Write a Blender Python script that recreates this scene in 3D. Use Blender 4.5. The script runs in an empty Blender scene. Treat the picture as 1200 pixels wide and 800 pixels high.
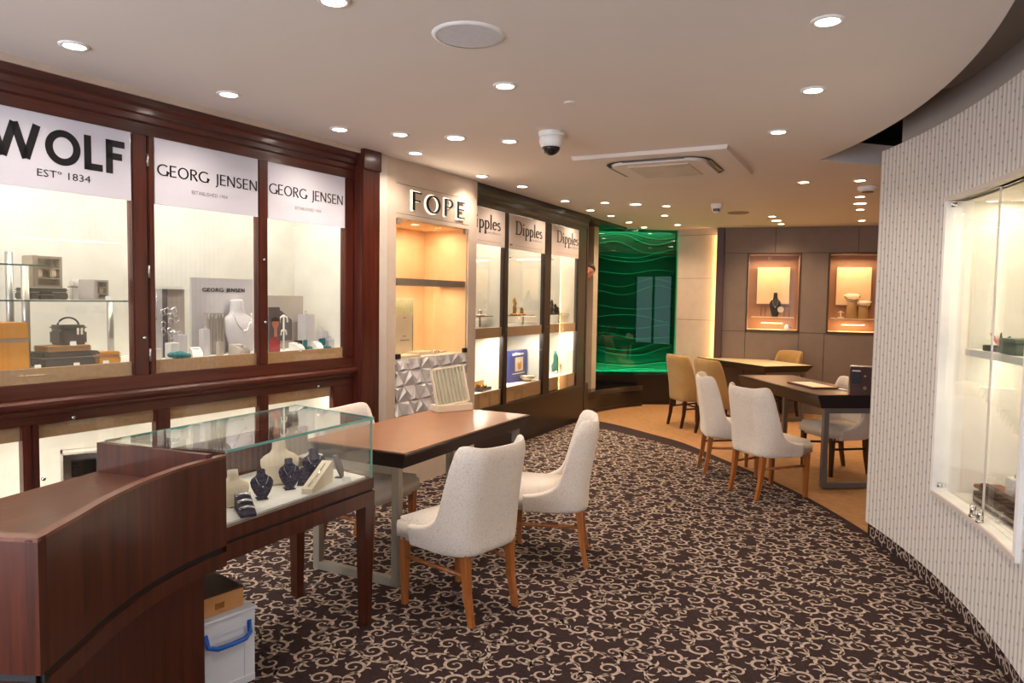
import bpy, bmesh, math, random
from math import sin, cos, pi, radians, atan2, sqrt, hypot
from mathutils import Vector, Matrix
random.seed(7)
SC = bpy.context.scene
COL = SC.collection

# ------------------------------------------------------------------ camera
cam_d = bpy.data.cameras.new('camera'); cam = bpy.data.objects.new('camera', cam_d); COL.objects.link(cam)
cam_d.lens = 25.2; cam_d.sensor_width = 36; cam_d.clip_start = 0.05; cam_d.clip_end = 100
YAW, PITCH, ROLL = -0.5222057, 0.0594463, 0.0157974
F = Vector((sin(YAW)*cos(PITCH), cos(YAW)*cos(PITCH), -sin(PITCH)))
RT = Vector((cos(YAW), -sin(YAW), 0)); UP = RT.cross(F)
CX = RT*cos(ROLL) + UP*sin(ROLL); CY = UP*cos(ROLL) - RT*sin(ROLL)
M = Matrix.Identity(4)
for i in range(3):
    M[i][0] = CX[i]; M[i][1] = CY[i]; M[i][2] = -F[i]
M[0][3], M[1][3], M[2][3] = 0, 0, 1.6
cam.matrix_world = M
SC.camera = cam

# ------------------------------------------------------------------ world, exposure
w = bpy.data.worlds.new('world'); SC.world = w; w.use_nodes = True
w.node_tree.nodes['Background'].inputs[0].default_value = (0.9, 0.93, 1, 1)
w.node_tree.nodes['Background'].inputs[1].default_value = 0.25
SC.view_settings.view_transform = 'Standard'; SC.view_settings.look = 'None'
SC.view_settings.gamma = 1; SC.view_settings.use_curve_mapping = False
SC.view_settings.exposure = 0.62
SC.cycles.max_bounces = 10; SC.cycles.diffuse_bounces = 5; SC.cycles.glossy_bounces = 4
SC.cycles.transparent_max_bounces = 24; SC.cycles.transmission_bounces = 6
SC.cycles.sample_clamp_indirect = 6; SC.cycles.caustics_reflective = False; SC.cycles.caustics_refractive = False
try: SC.cycles.use_denoising = True
except Exception: pass

DAY = 7.2          # daylight through the shopfront windows behind the camera
SPOT = 20.0        # each ceiling downlight
SPOT_SIZE = 2.4

# ------------------------------------------------------------------ materials
def srgb(r, g, b):
    f = lambda c: (c/255/12.92 if c/255 <= 0.04045 else ((c/255+0.055)/1.055)**2.4)
    return (f(r), f(g), f(b), 1)

class NT:
    def __init__(s, name):
        s.m = bpy.data.materials.new(name); s.m.use_nodes = True
        s.t = s.m.node_tree; s.n = s.t.nodes; s.l = s.t.links
        s.b = s.n.get('Principled BSDF'); s.o = s.n.get('Material Output')
    def node(s, typ, **kw):
        n = s.n.new(typ)
        for k, v in kw.items():
            if k in n.inputs: s.set(n.inputs[k], v)
            else: setattr(n, k, v)
        return n
    def set(s, inp, v):
        if hasattr(v, 'node'): s.l.new(v, inp)
        else: inp.default_value = v
    def math(s, op, a, b=0.0, c=0.0):
        n = s.n.new('ShaderNodeMath'); n.operation = op
        s.set(n.inputs[0], a); s.set(n.inputs[1], b); s.set(n.inputs[2], c)
        return n.outputs[0]
    def coord(s, kind='Object', scale=(1, 1, 1), rot=(0, 0, 0)):
        t = s.n.new('ShaderNodeTexCoord'); m = s.n.new('ShaderNodeMapping')
        m.inputs['Scale'].default_value = scale; m.inputs['Rotation'].default_value = rot
        s.l.new(t.outputs[kind], m.inputs[0]); return m.outputs[0]
    def noise(s, vec, scale, detail=4, rough=0.55):
        n = s.n.new('ShaderNodeTexNoise'); s.l.new(vec, n.inputs['Vector'])
        n.inputs['Scale'].default_value = scale; n.inputs['Detail'].default_value = detail
        n.inputs['Roughness'].default_value = rough
        return n.outputs['Fac']
    def ramp(s, fac, *stops):
        r = s.n.new('ShaderNodeValToRGB'); e = r.color_ramp.elements
        while len(e) < len(stops): e.new(0.5)
        for i, (p, c) in enumerate(stops): e[i].position = p; e[i].color = c
        s.l.new(fac, r.inputs[0]); return r.outputs[0]
    def bump(s, h, strength=0.2, dist=0.01):
        b = s.n.new('ShaderNodeBump'); b.inputs['Strength'].default_value = strength
        b.inputs['Distance'].default_value = dist; s.l.new(h, b.inputs['Height'])
        s.l.new(b.outputs[0], s.b.inputs['Normal'])

def mat(name, rgb, rough=0.5, metal=0.0, var=0.06, scale=6.0, spec=0.5, bump=0.0, coat=0.0):
    t = NT(name); c = srgb(*rgb)
    f = t.noise(t.coord(), scale)
    lo = tuple(max(0, x*(1-var)) for x in c[:3]) + (1,); hi = tuple(min(1, x*(1+var)) for x in c[:3]) + (1,)
    t.l.new(t.ramp(f, (0.3, lo), (0.7, hi)), t.b.inputs['Base Color'])
    t.b.inputs['Roughness'].default_value = rough; t.b.inputs['Metallic'].default_value = metal
    t.b.inputs['Specular IOR Level'].default_value = spec
    t.b.inputs['Coat Weight'].default_value = coat; t.b.inputs['Coat Roughness'].default_value = 0.12
    if bump: t.bump(t.noise(t.coord(), scale*12, 2), bump, 0.002)
    return t.m

def wood(name, dark, light, axis='x', rough=0.3, coat=0.25, grain=1.0):
    t = NT(name); sc = {'x': (0.7, 14, 14), 'y': (14, 0.7, 14), 'z': (14, 14, 0.7)}[axis]
    v = t.coord(scale=tuple(x*grain for x in sc))
    f = t.noise(v, 2.2, 8, 0.62); g = t.noise(t.coord(scale=tuple(x*4*grain for x in sc)), 3.5, 3, 0.6)
    mixf = t.math('ADD', t.math('MULTIPLY', f, 0.7), t.math('MULTIPLY', g, 0.3))
    t.l.new(t.ramp(mixf, (0.32, srgb(*dark)), (0.66, srgb(*light))), t.b.inputs['Base Color'])
    t.b.inputs['Roughness'].default_value = rough; t.b.inputs['Coat Weight'].default_value = coat
    t.b.inputs['Coat Roughness'].default_value = 0.1
    return t.m

def emit(name, rgb, strength):
    t = NT(name); c = srgb(*rgb)
    t.b.inputs['Base Color'].default_value = (0.8, 0.8, 0.8, 1)
    f = t.noise(t.coord(), 3.0); lo = tuple(x*0.97 for x in c[:3]) + (1,)
    t.l.new(t.ramp(f, (0.3, lo), (0.7, c)), t.b.inputs['Emission Color'])
    t.b.inputs['Emission Strength'].default_value = strength
    return t.m

def glass(name, tint=(1, 1, 1), refl=1.0, ior=1.5):
    t = NT(name); t.n.remove(t.b)
    ge = t.node('ShaderNodeNewGeometry'); fr = t.n.new('ShaderNodeFresnel')     # same reflectance on both faces of a thin pane
    t.set(fr.inputs['IOR'], t.math('ADD', ior, t.math('MULTIPLY', ge.outputs['Backfacing'], 1/ior-ior)))
    tr = t.node('ShaderNodeBsdfTransparent'); tr.inputs[0].default_value = (*tint, 1)
    gl = t.node('ShaderNodeBsdfGlossy'); gl.inputs['Roughness'].default_value = 0.0; gl.inputs[0].default_value = (1, 1, 1, 1)
    mx = t.n.new('ShaderNodeMixShader')
    t.l.new(t.math('MULTIPLY', fr.outputs[0], refl), mx.inputs[0]); t.l.new(tr.outputs[0], mx.inputs[1]); t.l.new(gl.outputs[0], mx.inputs[2])
    t.l.new(mx.outputs[0], t.o.inputs[0]); return t.m

def fabric(name, dark, light, s=260, bump=0.5):
    t = NT(name); v = t.coord('Object')
    vo = t.n.new('ShaderNodeTexVoronoi'); t.l.new(v, vo.inputs['Vector']); vo.inputs['Scale'].default_value = s*.5; vo.inputs['Randomness'].default_value = .85
    h = t.math('SUBTRACT', 1.0, vo.outputs['Distance'])
    big = t.noise(v, 5, 3)
    f = t.math('ADD', t.math('MULTIPLY', h, 0.6), t.math('MULTIPLY', big, 0.4))
    t.l.new(t.ramp(f, (0.15, srgb(*dark)), (0.6, srgb(*light))), t.b.inputs['Base Color'])
    t.b.inputs['Roughness'].default_value = 0.95; t.b.inputs['Specular IOR Level'].default_value = 0.15
    t.b.inputs['Sheen Weight'].default_value = 0.2
    t.bump(h, bump, 0.004); return t.m

def wallpaper():
    t = NT('ribbed_wallpaper')
    uv = t.node('ShaderNodeTexCoord'); sp = t.n.new('ShaderNodeSeparateXYZ'); t.l.new(uv.outputs['UV'], sp.inputs[0])
    u = t.math('DIVIDE', sp.outputs[0], 0.05); i = t.math('FLOOR', u); fu = t.math('SUBTRACT', u, i)
    v = t.math('ADD', t.math('DIVIDE', sp.outputs[1], 0.13), t.math('MULTIPLY', i, 0.37)); fv = t.math('FRACT', v)
    # rib edge: thin groove at fu ~ 0; tick: short slanted notch near fv ~ 0
    edge = t.math('POWER', t.math('SINE', t.math('MULTIPLY', fu, pi)), 0.7)      # 1 on rib, 0 in the groove
    d = t.math('ADD', t.math('ABSOLUTE', t.math('SUBTRACT', fv, 0.5)), t.math('MULTIPLY', t.math('ABSOLUTE', t.math('SUBTRACT', fu, 0.8)), 0.3))
    tick = t.math('LESS_THAN', d, 0.07)
    slope = t.math('MULTIPLY', fv, 0.5)
    h = t.math('ADD', t.math('MULTIPLY', edge, 0.5), t.math('SUBTRACT', slope, t.math('MULTIPLY', tick, 0.8)))
    n = t.noise(t.coord('UV'), 30, 3)
    dk = t.math('SUBTRACT', t.math('ADD', t.math('MULTIPLY', edge, 0.62), 0.38), t.math('MULTIPLY', tick, 0.34))  # rib shading and tick shadows are painted into the colour
    dk = t.math('ADD', dk, t.math('MULTIPLY', t.math('SUBTRACT', n, 0.5), 0.12))
    t.l.new(t.ramp(dk, (0.2, srgb(120, 112, 108)), (0.95, srgb(222, 217, 211))), t.b.inputs['Base Color'])
    t.b.inputs['Roughness'].default_value = 0.55
    t.bump(h, 0.35, 0.006); return t.m

def vcarpet():
    t = NT('dark_carpet'); n = t.noise(t.coord(), 220, 3)
    t.l.new(t.ramp(n, (0.3, srgb(40, 29, 29)), (0.7, srgb(66, 51, 50))), t.b.inputs['Base Color'])
    t.b.inputs['Roughness'].default_value = 1; t.b.inputs['Specular IOR Level'].default_value = 0.1
    t.bump(n, 0.5, 0.004); return t.m

MAHOG_X = wood('mahogany_along', (44, 16, 11), (96, 42, 27), 'x'); MAHOG_Z = wood('mahogany_upright', (44, 16, 11), (92, 38, 25), 'z')
ESP_X = wood('espresso_along', (18, 8, 6), (38, 19, 14), 'x', 0.35, 0.15); ESP_Z = wood('espresso_upright', (18, 8, 6), (36, 18, 13), 'z', 0.35, 0.15)
WAL_Z = wood('walnut_upright', (44, 17, 8), (88, 38, 17), 'z', 0.3, 0.25); WAL_TOP = wood('walnut_top', (72, 40, 28), (104, 62, 44), 'y', 0.35, 0.2)
WAL_LIT = wood('walnut_lit_lip', (92, 48, 32), (122, 70, 48), 'y', 0.35, 0.3)  # paler walnut: the lit edge of the lip is put into the colour
LEG_W = wood('oak_leg', (118, 62, 24), (178, 108, 52), 'z', 0.35, 0.2); LEG_D = wood('dark_leg', (40, 20, 14), (66, 36, 24), 'z', 0.35, 0.2)
TAUPE = mat('taupe_panel', (122, 106, 94), 0.6, bump=0.1); TAUPE_SEAM = mat('seam_dark', (52, 38, 30), 0.8)
BEIGE = mat('beige_panel', (200, 182, 164), 0.6, bump=0.1); BEIGE_L = mat('beige_paint', (205, 194, 184), 0.6)
CREAM = mat('cream_interior', (229, 225, 214), 0.7); WHITE = mat('white_paint', (236, 234, 230), 0.5)
CEIL = mat('ceiling_paint', (226, 216, 208), 0.85, var=0.02, scale=1.0); CEIL_SHADE = mat('ceiling_void_shade', (110, 104, 102), 0.85, var=0.03)  # void copy is darkened: the shade up there is in its colour
GREYB = mat('grey_bulkhead', (160, 152, 146), 0.8, var=0.03)
TANF = mat('tan_fabric_band', (186, 148, 108), 0.85, var=0.1, scale=40, bump=0.3)
SIGN = mat('white_sign', (214, 214, 226), 0.35, var=0.01); SIGN_D = mat('cream_sign', (206, 190, 178), 0.4, var=0.02)
INK = mat('black_lettering', (20, 20, 26), 0.35); INK_G = mat('grey_lettering', (130, 128, 134), 0.5); INK_R = mat('red_print', (176, 120, 100), 0.5)
GLASS = glass('clear_glass', (0.985, 0.995, 0.99)); GLASS_C = glass('case_glass', (0.97, 0.99, 0.985), 1.25)
GEDGE = mat('glass_edge', (110, 168, 158), 0.15, var=0.1, spec=0.8); GEDGE_D = mat('dark_glass_edge', (70, 92, 84), 0.2)
STEEL = mat('brushed_steel', (176, 172, 166), 0.35, 0.9); CHROME = mat('chrome', (210, 208, 205), 0.15, 1.0)
FRAME = mat('painted_steel', (150, 142, 128), 0.45, 0.3); FRAME_D = mat('grey_steel', (112, 104, 98), 0.45, 0.3)
KNIT = fabric('cream_knit', (198, 185, 173), (222, 211, 199), bump=0.3); VELVET = fabric('gold_velvet', (122, 92, 52), (176, 140, 88), 420, 0.2)
CARPET = vcarpet(); SCROLL = mat('cream_scroll_pile', (176, 156, 142), 1.0, var=0.12, scale=60, spec=0.1, bump=0.5)
CARAMEL = mat('caramel_carpet', (158, 118, 80), 0.95, var=0.14, scale=14, spec=0.15, bump=0.4)
WPAPER = wallpaper()
GREEN = mat('emerald_panel', (4, 58, 46), 0.3, var=0.12, scale=1.5); GREENW = mat('green_wave', (26, 106, 82), 0.3); GGLASS = glass('green_glass', (0.5, 0.92, 0.8), 1.5)
BLACKG = mat('black_gloss', (16, 13, 13), 0.2, spec=0.6); BLACK = mat('black_matt', (22, 20, 22), 0.6); NAVY = mat('navy_velvet', (44, 42, 66), 0.8); GREY_V = mat('grey_velvet', (92, 86, 90), 0.85)
IVORY = mat('ivory_leatherette', (226, 210, 184), 0.6); LGREY = mat('light_grey_board', (196, 192, 196), 0.6); MGREY = mat('taupe_board', (170, 160, 152), 0.6)
TEAL = mat('teal_fabric', (20, 108, 112), 0.7); TAN = mat('tan_leather_top', (140, 92, 62), 0.38, var=0.08, coat=0.15); BROWN_L = mat('brown_leather_top', (88, 58, 48), 0.35, var=0.08, coat=0.2)
CREAMTOP = mat('cream_leather_top', (206, 184, 150), 0.4); ORANGE = mat('amber_leather', (206, 140, 44), 0.5, var=0.1); CHAR = mat('charcoal_case', (62, 56, 58), 0.55); TAUPEB = mat('taupe_case', (150, 134, 120), 0.6)
CARDB = mat('cardboard', (196, 142, 88), 0.75, var=0.1); DKBROWN = mat('dark_brown_lid', (64, 44, 34), 0.6)
PLAST = glass('clear_plastic', (0.86, 0.88, 0.92), 1.5); PLASTW = mat('frosted_plastic', (226, 232, 242), 0.35); BLUE = mat('blue_plastic', (20, 96, 196), 0.35)
SKIN = mat('skin', (186, 120, 100), 0.55, var=0.08); HAIR = mat('dark_hair', (40, 24, 18), 0.6); SHIRT = mat('dark_shirt', (36, 34, 40), 0.8)
SAGE = mat('sage_textured', (150, 148, 116), 0.7, var=0.25, scale=40, bump=0.4); PEACH = mat('peach_interior', (238, 204, 160), 0.7)
TILE = mat('white_relief_tile', (208, 202, 200), 0.5, var=0.04); GOLD = mat('gold_metal', (200, 150, 80), 0.25, 0.9); SILVER = mat('silver_jewellery', (225, 225, 230), 0.15, 0.9)
LAMPE = emit('lamp_glow', (255, 244, 230), 16.0); LAMPW = emit('warm_lamp_glow', (255, 226, 188), 16.0); LEDW = emit('led_glow', (255, 247, 232), 6.0); HALO = emit('letter_halo', (255, 236, 205), 1.5)
DAYL = emit('daylight_pane', (226, 232, 245), DAY); DAYS = emit('side_daylight_pane', (215, 228, 245), .5); NICHE_LED = emit('niche_led', (255, 216, 160), 3.0)

# ------------------------------------------------------------------ mesh builder
class MB:
    def __init__(s): s.b = bmesh.new(); s.mi = 0
    def faces(s, fs):
        for f in fs: f.material_index = s.mi
        return fs
    def box(s, x0, x1, y0, y1, z0, z1, bev=0.0, mx=None):
        g = bmesh.ops.create_cube(s.b, size=1); vs = g['verts']
        for v in vs: v.co = Vector((x0+(v.co.x+.5)*(x1-x0), y0+(v.co.y+.5)*(y1-y0), z0+(v.co.z+.5)*(z1-z0)))
        fs = list({f for v in vs for f in v.link_faces}); s.faces(fs)
        if bev > 0:
            es = list({e for v in vs for e in v.link_edges})
            r = bmesh.ops.bevel(s.b, geom=es, offset=bev, segments=3 if bev > .02 else 2, affect='EDGES', clamp_overlap=True)
            s.faces(r['faces']); vs = list({v for f in r['faces'] for v in f.verts} | {v for v in vs if v.is_valid})
        if mx is not None:
            for v in vs: v.co = mx @ v.co
        return s
    def prism(s, pts, z0, z1, top=None):
        """polygon pts (x,y) from z0 to z1; top: other outline at z1"""
        top = top or pts
        a = [s.b.verts.new((x, y, z0)) for x, y in pts]; c = [s.b.verts.new((x, y, z1)) for x, y in top]
        n = len(pts); fs = [s.b.faces.new(a[::-1]), s.b.faces.new(c)]
        for i in range(n): fs.append(s.b.faces.new((a[i], a[(i+1) % n], c[(i+1) % n], c[i])))
        s.faces(fs); return s
    def prof(s, pts, x0, x1):
        """polygon pts (y,z) extruded along x"""
        a = [s.b.verts.new((x0, y, z)) for y, z in pts]; c = [s.b.verts.new((x1, y, z)) for y, z in pts]
        n = len(pts); fs = [s.b.faces.new(a), s.b.faces.new(c[::-1])]
        for i in range(n): fs.append(s.b.faces.new((a[(i+1) % n], a[i], c[i], c[(i+1) % n])))
        s.faces(fs); return s
    def loft(s, rings, n=20, cap=True, tilt=None):
        """rings: (z, rx, ry, cx, cy)"""
        prev = None; fs = []
        for z, rx, ry, cx, cy in rings:
            ring = [s.b.verts.new((cx+rx*cos(2*pi*i/n), cy+ry*sin(2*pi*i/n), z)) for i in range(n)]
            if prev:
                for i in range(n): fs.append(s.b.faces.new((prev[i], prev[(i+1) % n], ring[(i+1) % n], ring[i])))
            elif cap: fs.append(s.b.faces.new(ring[::-1]))
            prev = ring
        if cap: fs.append(s.b.faces.new(prev))
        for f in fs: f.smooth = True
        if cap: fs[0].smooth = False; fs[-1].smooth = False
        s.faces(fs); return s
    def cyl(s, x, y, z0, z1, r, r2=None, n=16):
        r2 = r if r2 is None else r2
        return s.loft([(z0, r, r, x, y), (z1, r2, r2, x, y)], n)
    def tube(s, pts, r, n=8, closed=False):
        P = [Vector(p) for p in pts]; prev = None; first = None; fs = []; m = len(P)
        for i, p in enumerate(P):
            if closed: t = (P[(i+1) % m]-P[i-1]).normalized()
            else: t = (P[min(i+1, m-1)]-P[max(i-1, 0)]).normalized()
            a = Vector((0, 0, 1)) if abs(t.z) < 0.9 else Vector((1, 0, 0))
            u = t.cross(a).normalized(); v = t.cross(u)
            rr = r[i] if isinstance(r, (list, tuple)) else r
            ring = [s.b.verts.new(p+u*rr*cos(2*pi*k/n)+v*rr*sin(2*pi*k/n)) for k in range(n)]
            if prev:
                for k in range(n): fs.append(s.b.faces.new((prev[k], prev[(k+1) % n], ring[(k+1) % n], ring[k])))
            else: first = ring
            prev = ring
        if closed:
            for k in range(n): fs.append(s.b.faces.new((prev[k], prev[(k+1) % n], first[(k+1) % n], first[k])))
        else: fs += [s.b.faces.new(first), s.b.faces.new(prev[::-1])]
        for f in fs: f.smooth = True
        s.faces(fs); return s
    def ball(s, x, y, z, rx, ry=None, rz=None, n=12):
        ry = ry or rx; rz = rz or rx
        g = bmesh.ops.create_uvsphere(s.b, u_segments=n, v_segments=max(6, n//2), radius=1)
        for v in g['verts']: v.co = Vector((x+v.co.x*rx, y+v.co.y*ry, z+v.co.z*rz))
        fs = list({f for v in g['verts'] for f in v.link_faces})
        for f in fs: f.smooth = True
        s.faces(fs); return s
    def strip(s, path, z0, z1, th=0.0, side=1):
        """vertical wall following path (x,y); th gives thickness to one side"""
        n = len(path); off = offset_path(path, th*side) if th else None
        A = [s.b.verts.new((x, y, z0)) for x, y in path]; B = [s.b.verts.new((x, y, z1)) for x, y in path]; fs = []
        for i in range(n-1): fs.append(s.b.faces.new((A[i], A[i+1], B[i+1], B[i])))
        if off:
            C = [s.b.verts.new((x, y, z0)) for x, y in off]; D = [s.b.verts.new((x, y, z1)) for x, y in off]
            for i in range(n-1):
                fs += [s.b.faces.new((C[i+1], C[i], D[i], D[i+1])), s.b.faces.new((B[i], B[i+1], D[i+1], D[i])), s.b.faces.new((A[i+1], A[i], C[i], C[i+1]))]
            fs += [s.b.faces.new((A[0], B[0], D[0], C[0])), s.b.faces.new((A[-1], C[-1], D[-1], B[-1]))]
        s.faces(fs); return s
    def done(s, name, mats, parent=None, loc=None, rot=None, smooth=False, mx=None):
        if mx is not None: s.b.transform(mx)
        bmesh.ops.recalc_face_normals(s.b, faces=s.b.faces[:])
        me = bpy.data.meshes.new(name); s.b.to_mesh(me); s.b.free()
        for m in (mats if isinstance(mats, (list, tuple)) else [mats]): me.materials.append(m)
        if smooth:
            for p in me.polygons: p.use_smooth = True
        o = bpy.data.objects.new(name, me); COL.objects.link(o)
        if parent: o.parent = parent
        if loc: o.location = loc
        if rot: o.rotation_euler = rot
        return o

def offset_path(path, d):
    out = []
    for i, (x, y) in enumerate(path):
        a = path[max(i-1, 0)]; b = path[min(i+1, len(path)-1)]
        tx, ty = b[0]-a[0], b[1]-a[1]; L = hypot(tx, ty)
        out.append((x-ty/L*d, y+tx/L*d))
    return out

def smoothp(pts, k=6):
    out = []; n = len(pts)
    for i in range(n-1):
        p0 = pts[max(i-1, 0)]; p1 = pts[i]; p2 = pts[i+1]; p3 = pts[min(i+2, n-1)]
        for j in range(k):
            t = j/k; out.append(tuple(0.5*((2*b)+(-a+c)*t+(2*a-5*b+4*c-d)*t*t+(-a+3*b-3*c+d)*t**3) for a, b, c, d in zip(p0, p1, p2, p3)))
    out.append(tuple(pts[-1])); return out

def tag(o, label=None, cat=None, group=None, kind=None):
    if label: o['label'] = label
    if cat: o['category'] = cat
    if group: o['group'] = group
    if kind: o['kind'] = kind
    return o

def thing(name, label, cat, loc=(0, 0, 0), rz=0.0, group=None, kind=None):
    o = bpy.data.objects.new(name, None); COL.objects.link(o); o.empty_display_size = 0.1
    o.location = loc; o.rotation_euler = (0, 0, rz)
    return tag(o, label, cat, group, kind)

def struct(name, mb, m, **kw):
    o = mb.done(name, m, **kw); o['kind'] = 'structure'; return o

def dup(root, loc=None, rz=None, label=None, group=None):
    def cp(o, par):
        c = o.copy(); COL.objects.link(c)
        if par: c.parent = par
        for ch in list(o.children): cp(ch, c)
        return c
    r = cp(root, None)
    if loc is not None: r.location = loc
    if rz is not None: r.rotation_euler = (0, 0, rz)
    if label: r['label'] = label
    if group: r['group'] = group
    return r

def area(name, parent, loc, rot, sx, sy, power, rgb=(255, 244, 225), spread=pi):
    l = bpy.data.lights.new(name, 'AREA'); l.shape = 'RECTANGLE'; l.size = sx; l.size_y = sy
    l.energy = power; l.color = srgb(*rgb)[:3]; l.spread = spread
    o = bpy.data.objects.new(name, l); COL.objects.link(o); o.parent = parent; o.location = loc; o.rotation_euler = rot
    return o

# section frames: local x runs along the wall, local y goes into it
FR = dict(A=((-3.76, 4.15), 88.7), F=((-3.70, 4.25), 90.0), D=((-3.78, 5.85), 92.3), B=((-2.653, 10.86), 11.0), G=((-4.36, 10.15), 35.3), E=((-3.33, 10.88), -5.3))
def fr_pt(fr, s, d, z=0):
    (ox, oy), a = FR[fr]; a = radians(a)
    return (ox+s*cos(a)-d*sin(a), oy+s*sin(a)+d*cos(a), z)
def fr_rz(fr): return radians(FR[fr][1])
def fthing(fr, name, label, cat, s=0, d=0, z=0, rz=0.0, group=None, kind=None):
    return thing(name, label, cat, fr_pt(fr, s, d, z), fr_rz(fr)+rz, group, kind)

# ------------------------------------------------------------------ lettering
def arcp(cx, cy, rx, ry, a0, a1, n=14):
    return [(cx+rx*cos(radians(a0+(a1-a0)*i/n)), cy+ry*sin(radians(a0+(a1-a0)*i/n))) for i in range(n+1)]
def glyphs(style):
    if style == 'heavy': V = H = 0.2
    elif style == 'thin': V, H = 0.14, 0.08
    elif style == 'hum': V, H = 0.14, 0.095
    else: V, H = 0.155, 0.06
    v, h = V/2, H/2; g = {}
    sf = style == 'serif'
    def stem(x, y0=0, y1=1, serif=sf):
        o = [('p', [(x, y0), (x, y1)], V, V)]
        if serif: o += [('p', [(x-V*1.1, y0+h), (x+V*1.1, y0+h)], H, H), ('p', [(x-V*1.1, y1-h), (x+v, y1-h)], H, H)]
        return o
    g['W'] = (1.32, [('p', [(v, 1), (.38, 0.04)], V, V), ('p', [(.38, .04), (.66, .98)], V, V), ('p', [(.66, .98), (.94, .04)], V, V), ('p', [(.94, .04), (1.32-v, 1)], V, V)])
    g['O'] = (.94, [('a', arcp(.47, .5, .47-v, .5-h, 0, 360, 40), V, H)])
    g['L'] = (.52, stem(v)+[('p', [(0, h), (.52, h)], H, H)])
    g['F'] = (.56, stem(v)+[('p', [(0, 1-h), (.56, 1-h)], H, H), ('p', [(0, .52), (.48, .52)], H, H)])
    g['E'] = (.56, stem(v)+[('p', [(0, 1-h), (.56, 1-h)], H, H), ('p', [(0, .52), (.5, .52)], H, H), ('p', [(0, h), (.56, h)], H, H)])
    g['P'] = (.6, stem(v)+[('a', [(.1, 1-h)]+arcp(.3, .74, .3-v, .26-h, 90, -90, 16)+[(.1, .48+h)], V, H)])
    g['G'] = (.86, [('a', arcp(.48, .5, .46, .5-h, 48, 345, 30), V, H), ('p', [(.86-v, .02), (.86-v, .46)], V, V)])
    g['R'] = (.66, g['P'][1]+[('p', [(.28, .5), (.62, 0)], V, V*1.1)])
    g['J'] = (.34, [('p', [(.25, 1), (.25, .05)], V, V), ('a', arcp(.03, .05, .22, .28, 0, -80, 8), V*.8, H)])
    g['N'] = (.78, [('p', [(v, 0), (v, 1)], V*.8, V), ('p', [(v, .98), (.78-v, .02)], V, V), ('p', [(.78-v, 0), (.78-v, 1)], V*.8, V)])
    g['S'] = (.52, [('a', arcp(.27, .74, .2, .26-h, 30, 265, 16)+arcp(.25, .27, .22, .27-h, 80, -150, 16), V*.9, H*1.2)])
    g['D'] = (.84, stem(v+.05)+[('a', [(.1, 1-h)]+arcp(.38, .5, .46-v, .5-h, 88, -88, 22)+[(.1, h)], V, H)])
    X = .58
    g['i'] = (.3, [('p', [(.15, 0), (.15, X)], V, V), ('p', [(.03, h), (.27, h)], H, H), ('p', [(.05, X-h), (.15, X-h)], H, H), ('p', [(.15-v, .8), (.15+v, .8)], V, V)])
    g['l'] = (.3, [('p', [(.15, 0), (.15, 1.02)], V, V), ('p', [(.03, h), (.27, h)], H, H), ('p', [(.05, 1), (.15, 1)], H, H)])
    g['p'] = (.56, [('p', [(.15, -.34), (.15, X)], V, V), ('p', [(.03, -.34+h), (.29, -.34+h)], H, H), ('p', [(.04, X-h), (.15, X-h)], H, H), ('a', arcp(.31, X/2, .21, X/2-h, 150, -150, 22), V, H)])
    g['e'] = (.48, [('a', arcp(.24, X/2, .2, X/2-h, 8, 320, 22), V, H), ('p', [(.06, X*.56), (.42, X*.56)], H, H)])
    g['s'] = (.4, [('a', arcp(.2, X*.73, .12, X*.26-h, 30, 260, 12)+arcp(.2, X*.28, .15, X*.28-h, 80, -150, 12), V*.9, H*1.2)])
    g[' '] = (.34, [])
    return g
def write(parent, text, style, x0, x1, z0, z1, y, mat_, depth=0.004, name='letter', gap=0.12, mats=None, cond=None):
    """letters in the local x-z plane, facing -y, fitted to x0..x1, cap height z0..z1"""
    g = glyphs(style); W = sum(g[c][0] for c in text)+gap*(len(text)-1)
    sx = (x1-x0)/W; sz = z1-z0; x = 0; o = None
    for c in text:
        wd, st = g[c]; mb = MB()
        for kind, pts, wa, wb in st:
            P = [(p[0]+x, p[1]) for p in pts]; n = len(P); L = []; R = []
            closed = n > 4 and hypot(P[0][0]-P[-1][0], P[0][1]-P[-1][1]) < 1e-4
            for i, p in enumerate(P):
                a = P[i-1] if i else (P[-2] if closed else P[0]); b = P[i+1] if i < n-1 else (P[1] if closed else P[-1])
                tx, ty = b[0]-a[0], b[1]-a[1]; q = hypot(tx, ty) or 1; tx /= q; ty /= q
                if kind == 'a': wv = wb+(wa-wb)*abs(ty)
                else: wv = wa+(wb-wa)*i/max(1, n-1)
                L.append((p[0]-ty*wv/2, p[1]+tx*wv/2)); R.append((p[0]+ty*wv/2, p[1]-tx*wv/2))
            for i in range(n-1):
                q = [L[i], L[i+1], R[i+1], R[i]]
                for yy, rev in ((y-depth, 0), ):
                    vs = [mb.b.verts.new((x0+a*sx, yy, z0+b*sz)) for a, b in q]; f1 = mb.b.faces.new(vs)
                vb = [mb.b.verts.new((x0+a*sx, y, z0+b*sz)) for a, b in q]
                f2 = mb.b.faces.new(vb[::-1])
                for j in range(4): mb.b.faces.new((vs[j], vb[j], vb[(j+1) % 4], vs[(j+1) % 4]))
        x += wd+gap
        if st: o = mb.done(name, mats or mat_, parent)
        else: mb.b.free()
    return o
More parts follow.
